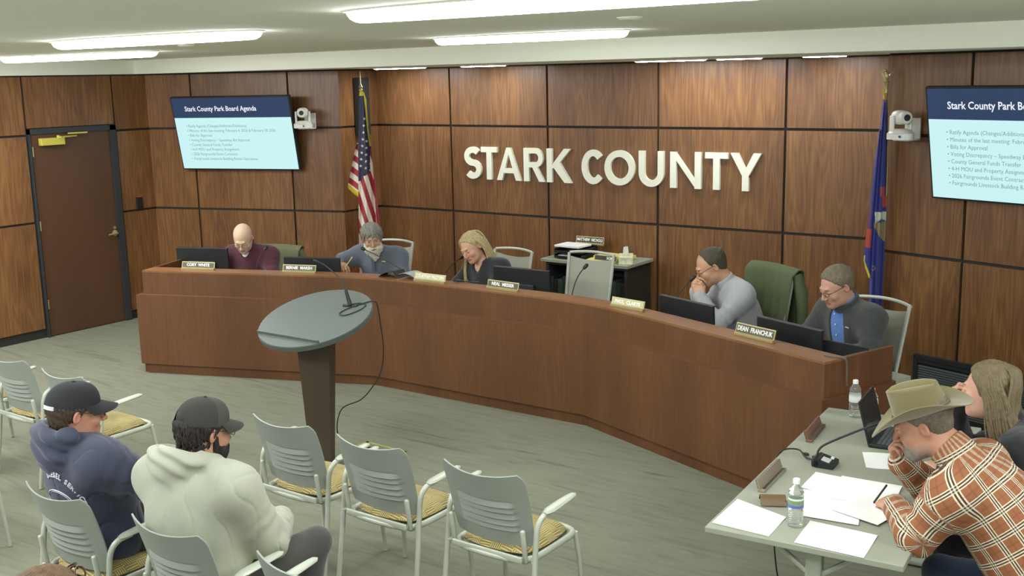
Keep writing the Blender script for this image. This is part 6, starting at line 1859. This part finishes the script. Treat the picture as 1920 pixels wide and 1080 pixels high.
p.shirt(cloth_mat('blue_hoodie', '#3b4054', bump=.12, bscale=700), g=.026, h=.006, wr_amp=.010, hood=hood_fn(p.J, side=-.035, drop=.15, w=.135, up=.055), neckr=.056, low=.46, sl=(.064, .060, .052, .042), seed=5, name='hoodie')
p.hair(hair_mat('brown_hair', '#4a3b2c'), ([-.14, -.07, -.03, .005, .018, .045, .066, .10], [-.100, -.095, -.055, -.018, .012, .048, .078, .095]), t=.009, amp=.003, extra=lambda q, d: smax(d, q[:, 2] - .040, .006))
shag(p, hair_mat('brown_hair', '#4a3b2c'), 160, .035, -.080, seed=8, t=.006, ztop=.03)
cap_on(p, mat('cap_black', '#26272a', .85, bump=.2, bscale=500), mat('cap_black', '#26272a', .85), mat('cap_black', '#26272a', .85), snap=False, z0=.034, patch=mat('cap_patch_white', '#d8d9d4', .7))
p.glasses(M_BLACK2)
p.trousers(cloth_mat('camo_trousers', '#3d3b33', var=.35, vscale=30))
# print on the back of the hoodie: an arched line of letters over a ring
def back_print(p, text, c, rad, m):
    J = p.J; n = len(text)
    ax = J['neck'] - J['belly']; ax /= np.linalg.norm(ax)
    def surf_pt(x, z, lift=.0):
        """march from behind to the cloth"""
        lo, hi = -.45, .05
        for _ in range(30):
            y = (lo + hi) / 2
            if p.torso(np.array([[x, y, z]], f32), .026 + .003 + lift)[0] > 0: lo = y
            else: hi = y
        return y
    mb = MB()
    objs = []
    for k, ch in enumerate(text):
        if ch == ' ': continue
        a = math.radians(120 - 60 * (k + .5) * 2 / n)
        x, z = c[0] + rad * math.cos(a), c[1] + rad * math.sin(a)
        y = surf_pt(x, z)
        d = 0.01; nx = (surf_pt(x + d, z) - surf_pt(x - d, z)) / (2 * d); nz = (surf_pt(x, z + d) - surf_pt(x, z - d)) / (2 * d)
        xa = Vector((math.sin(a), nx * math.sin(a) - nz * math.cos(a), -math.cos(a))); nrm = Vector((nx, -1, nz)).normalized()
        xa = (xa - nrm * xa.dot(nrm)).normalized(); za = nrm.cross(xa)
        if za.dot(Vector((math.cos(a), 0, math.sin(a)))) < 0: za = -za
        M = Matrix(((xa.x, za.x, nrm.x, x), (xa.y, za.y, nrm.y, y), (xa.z, za.z, nrm.z, z), (0, 0, 0, 1)))
        cu = text_mesh(ch, .034, .0012, .0008, 'CENTER', 'tmp', m, None, M)
        mb.add([tuple(v.co) for v in cu.data.vertices], [tuple(f.vertices) for f in cu.data.polygons]); bpy.data.objects.remove(cu)
    for rr, tw in ((rad - .040, .003), (rad - .052, .0015)):
        mb.tube([(c[0] + rr * math.cos(a), surf_pt(c[0] + rr * math.cos(a), c[1] + rr * .62 * math.sin(a)), c[1] + rr * .62 * math.sin(a)) for a in [2 * PI * k / 40 for k in range(40)]], tw, 5, closed=True)
    mb.obj('back_print', m, p.t)
back_print(p, 'DIESEL SERVICE', (.055, .79), .125, mat('print_white', '#d9dade', .7))

# --- man in pale grey hoodie and dark cap
p = Person((-3.69, 2.84, 0), math.radians(8), 'bearded man in pale grey hooded sweatshirt and dark cap',
    dict(pelvis=(-.01, -.02, .55), belly=(-.01, -.05, .70), chest=(-.01, -.055, .855), neck=(.0, -.02, 1.01), head=(-.005, .035, 1.150), shR=(.205, -.02, .945), shL=(-.215, -.04, .945), elR=(.255, .12, .68), elL=(-.27, .16, .70), wrR=(.12, .34, .66), wrL=(-.10, .37, .68), knR=(.24, .44, .535), knL=(-.18, .46, .535)),
    head=(14, 0, -14), hs=1.12, bulk=1.14, P=dict(skin='#b98a70', brow='#2a211a', eyes='open', neckr=.98))
p.body(handcfg=dict(R=dict(dir=(-.6, .75, -.1), up=(.2, .2, 1), curl=(.6, .6, .65, .7)), L=dict(dir=(.6, .75, -.1), up=(0, .2, 1), curl=(.6, .6, .65, .7))))
p.shirt(cloth_mat('pale_hoodie', '#adb09c', bump=.12, bscale=700, var=.03), g=.026, h=.006, wr_amp=.009, hood=hood_fn(p.J, side=-.04, drop=.10, w=.115, up=.055), neckr=.060, low=.46, sl=(.062, .058, .052, .040), seed=11, name='hoodie')
p.hair(hair_mat('black_brown_hair', '#2b241e'), ([-.14, -.07, -.03, .005, .018, .045, .066, .10], [-.110, -.105, -.065, -.018, .012, .048, .078, .095]), t=.010, amp=.004, extra=lambda q, d: np.minimum(smax(d, q[:, 2] - .040, .006), s_ell(q, (0, -.018, .050), (.078, .098, .080))))
shag(p, hair_mat('black_brown_hair', '#2b241e'), 300, .045, -.085, seed=9, t=.010, ztop=.03)
p.beard(hair_mat('black_beard', '#1f1a17'), length=.030, t=.016, amp=.004)
cap_on(p, mat('cap_charcoal', '#47453f', .85, bump=.2, bscale=500), mat('cap_mesh', '#3c3a35', .9, bump=.3, bscale=700), mat('cap_brim_dark', '#3a3a34', .85), z0=.036)
p.glasses(M_BLACK2)
p.trousers(cloth_mat('charcoal_trousers', '#4a4844'))

# --- person in the nearest row, only the crown of the head in view
p = Person((-3.00, 1.60, 0), 0.0, 'person at the bottom edge, sunglasses pushed up on brown hair',
    dict(head=(.02, .09, 1.035), neck=(.01, .04, .91), chest=(0, .0, .77), belly=(0, 0, .68), shR=(.19, .02, .86), shL=(-.19, .02, .86), elR=(.26, .15, .70), elL=(-.26, .15, .70), wrR=(.13, .38, .64), wrL=(-.13, .38, .64)),
    head=(14, 0, -10), hs=1.04, P=dict(skin='#c79a80', eyes='open'))
p.body(handcfg=dict(R=dict(dir=(-.5, .8, 0), up=(0, 0, 1), curl=(.4, .4, .45, .5)), L=dict(dir=(.5, .8, 0), up=(0, 0, 1), curl=(.4, .4, .45, .5))))
p.hair(hair_mat('warm_brown_hair', '#6b5138'), ([-.14, -.07, -.03, .005, .018, .045, .066, .10], [-.120, -.115, -.085, -.045, .012, .048, .078, .095]), t=.016, amp=.003)
q = MB()
for sd in (-1, 1):
    q.tube([(sd * .034 + .025 * math.cos(a), .062 + .012 * math.sin(a), .122 + .012 * math.cos(a) * -sd + .010 * math.sin(a)) for a in [2 * PI * k / 20 for k in range(20)]], .003, 6, closed=True)
    q.tube([(sd * .060, .058, .112), (sd * .088, .03, .085), (sd * .096, -.04, .055)], .003, 6)
q.tube([(-.010, .064, .130), (.010, .064, .130)], .003, 6)
p.hpart('sunglasses', q, mat('amber_frame', '#4a2f22', .25))
p.shirt(cloth_mat('brown_shirt', '#5b5048'), h=.010); p.trousers(cloth_mat('dark_trousers', '#2e3036'))
